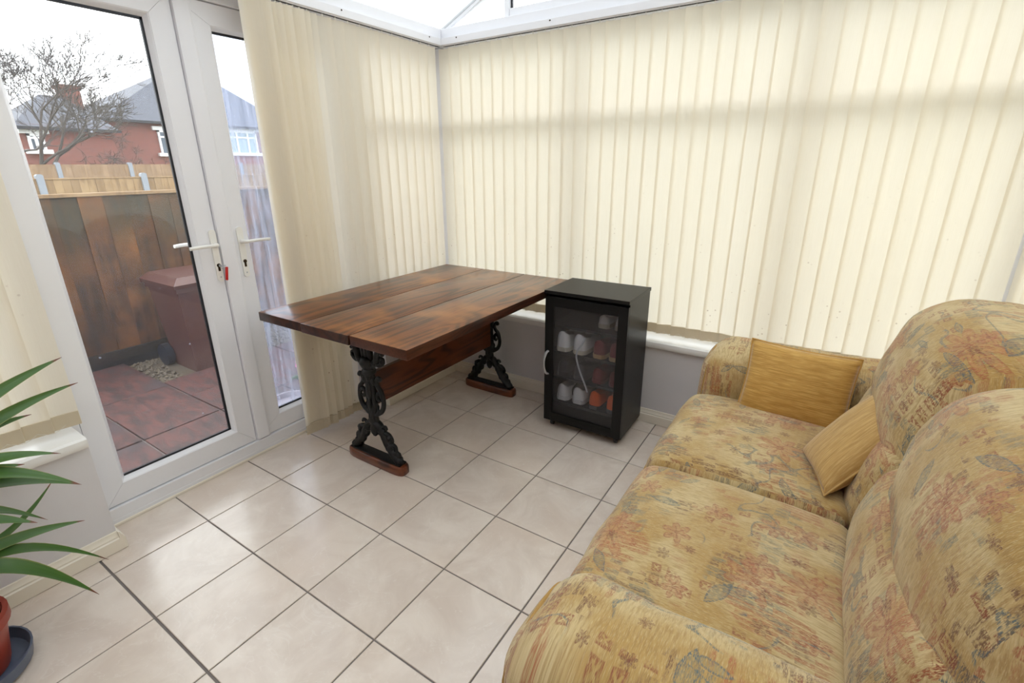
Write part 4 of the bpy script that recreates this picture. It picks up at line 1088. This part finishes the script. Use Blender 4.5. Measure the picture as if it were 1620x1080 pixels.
struct('step', MB().box((-.75, -.4, ZP-.05), (-.36, 1.3, ZP+.02), .006), M['concrete'], 'concrete door step outside', 'step', smooth=False) if False else None

# ------------------------------------------------------------------ outside: houses
def house(name, x, ya, yb, zt, depth, ridge, label, wins=(), chim=None, bays=(), over=.35, wall='brick'):
    """front wall at x facing +x, hipped roof"""
    root = thing(name, (x, (ya+yb)/2, ZP-.06), label, 'house')
    obj('wall', MB().box((x-depth, ya, ZP-.06), (x, yb, zt)), M[wall], root, smooth=False)
    o = over; hy0, hy1 = ridge[0], ridge[1]; zr = ridge[2]; xm = x-depth/2
    v = [(x+o, ya-o, zt-.12), (x+o, yb+o, zt-.12), (x-depth-o, yb+o, zt-.12), (x-depth-o, ya-o, zt-.12), (xm, hy0, zr), (xm, hy1, zr)]
    obj('roof', MB().add(v, [(0, 1, 5, 4), (1, 2, 5), (2, 3, 4, 5), (3, 0, 4), (3, 2, 1, 0)]), M['slate'], root, smooth=False)
    obj('gutter', MB().box((x+o-.02, ya-o, zt-.22), (x+o+.1, yb+o, zt-.1)), M['gasket'], root, smooth=False)
    for (wy0, wy1, wz0, wz1, ml, gl) in wins:
        f = obj('window', MB().box((x, wy0, wz0), (x+.1, wy0+.09, wz1)).box((x, wy1-.09, wz0), (x+.1, wy1, wz1)).box((x, wy0, wz1-.09), (x+.1, wy1, wz1)).box((x-.02, wy0-.15, wz0-.14), (x+.2, wy1+.15, wz0+.02)).box((x-.02, wy0-.2, wz1), (x+.12, wy1+.2, wz1+.18)), M['house_white'], root, smooth=False)
        mb = MB()
        for m_ in ml: mb.box((x, m_-.05, wz0), (x+.095, m_+.05, wz1))
        mb.box((x, wy0, wz0+(wz1-wz0)*.68), (x+.09, wy1, wz0+(wz1-wz0)*.68+.08)); obj('glazing_bar', mb, M['house_white'], f, smooth=False)
        ed = [wy0]+list(ml)+[wy1]
        for q, (a, c) in enumerate(zip(ed[:-1], ed[1:])): obj('pane', MB().box((x+.01, a+.02, wz0), (x+.04, c-.02, wz1)), M[gl], f, smooth=False)
    for (by0, by1, bz0, bz1) in bays:
        f = obj('bay', MB().box((x, by0, bz0), (x+.7, by1, bz1)), M['house_white'], root, smooth=False)
        for a in range(3):
            w_ = (by1-by0-.4)/3; obj('pane', MB().box((x+.69, by0+.15+a*(w_+.05), bz0+.5), (x+.72, by0+.15+a*(w_+.05)+w_-.05, bz1-.18)), M['dark_glass'], f, smooth=False)
    if chim:
        cx_, cy0, cy1, cz0, cz1 = chim
        c = obj('chimney', MB().box((cx_-.45, cy0, cz0), (cx_+.45, cy1, cz1-.15)).box((cx_-.52, cy0-.07, cz1-.15), (cx_+.52, cy1+.07, cz1)), M['brick'], root, smooth=False)
        for k in range(0): obj('chimney_pot', MB().lathe([(.12, 0), (.1, .3)], (cx_, cy0+.22+k*(cy1-cy0-.44), cz1), 12), M['terracotta'], c)
    return root
house('house', -28, 9.9, 19.6, 3.75, 8.0, (15.2, 16.6, 6.9), 'red brick house with white windows seen through the doors',
      wins=((12.0, 13.5, 2.12, 3.25, (12.75,), 'dark_glass'), (15.55, 17.3, 2.2, 3.4, (16.1, 16.75), 'curtain_glass')), bays=((15.5, 17.4, .2, 1.5),))
house('house', -25.5, 6.07, 9.2, 3.1, 5.5, (7.77, 8.55, 4.5), 'nearer brick house with chimney behind the bare tree',
      wins=((6.25, 6.76, 2.12, 2.74, (6.5,), 'dark_glass'),), chim=(-29, 8.75, 9.4, 3.05, 5.05), over=.22)

# ------------------------------------------------------------------ outside: bare tree and twiggy shrubs
def grow(mb, p, d, ln, r_, depth, rr, spread, up):
    n = 3; pts = [p]; q = p.copy(); dd = d.copy()
    for i in range(n):
        dd = (dd+Vector((rr.gauss(0, .16), rr.gauss(0, .16), rr.gauss(0, .12)+up))).normalized(); q = q+dd*ln/n; pts.append(q.copy())
    r_ = max(r_, .007)
    mb.tube(pts, [r_*(1-.35*i/n) for i in range(n+1)], 5 if depth > 2 else 3, False)
    if depth == 0: return
    for k in range(rr.choice((2, 3, 3)) if depth > 2 else 3):
        ax = Vector((rr.gauss(0, 1), rr.gauss(0, 1), rr.gauss(0, .5))).normalized()
        nd = (dd+ax*spread).normalized()
        grow(mb, pts[rr.choice((2, 3, 3))], nd, ln*rr.uniform(.62, .85), r_*.6, depth-1, rr, spread, up)
def tree(name, loc, h, r_, depth, seed, label, cat, spread=.62, up=.05, stems=1):
    root = thing(name, loc, label, cat); rr = random.Random(seed)
    tr = MB(); br = MB(); L0 = Vector(loc)
    for s in range(stems):
        base = L0+Vector((rr.uniform(-.2, .2), rr.uniform(-.3, .3), -.05))*(stems > 1); lean = Vector((rr.gauss(0, .08), rr.gauss(0, .12*stems**.5), 1)).normalized()
        pts = [base+lean*h*.38*t+Vector((0, .05*math.sin(3*t), 0)) for t in (0, .35, .7, 1)]
        tr.tube(pts, [r_, r_*.85, r_*.75, r_*.62], 8)
        for k in range(5 if stems == 1 else 3):
            a = k*1.3+rr.uniform(0, 1); d = Vector((math.cos(a)*.7, math.sin(a)*.7, rr.uniform(.5, 1.2))).normalized()
            grow(br, pts[rr.choice((1, 2, 3, 3))].copy(), d, h*.23, r_*.5, depth, rr, spread, up)
    obj('trunk', tr, M['bark'], root); o = obj('branches', br, M['bark'], root, recalc=False); o['kind'] = 'stuff'
    return root
tree('bare_tree', (-19.2, 4.72, ZP-.06), 6.4, .145, 7, 5, 'tall bare winter tree behind the pale fences', 'tree')
tree('bare_shrub', (-19.2, 7.1, ZP-.06), 2.7, .04, 5, 21, 'low twiggy bare shrub to the right of the tree', 'shrub', .8, -.06, 5)
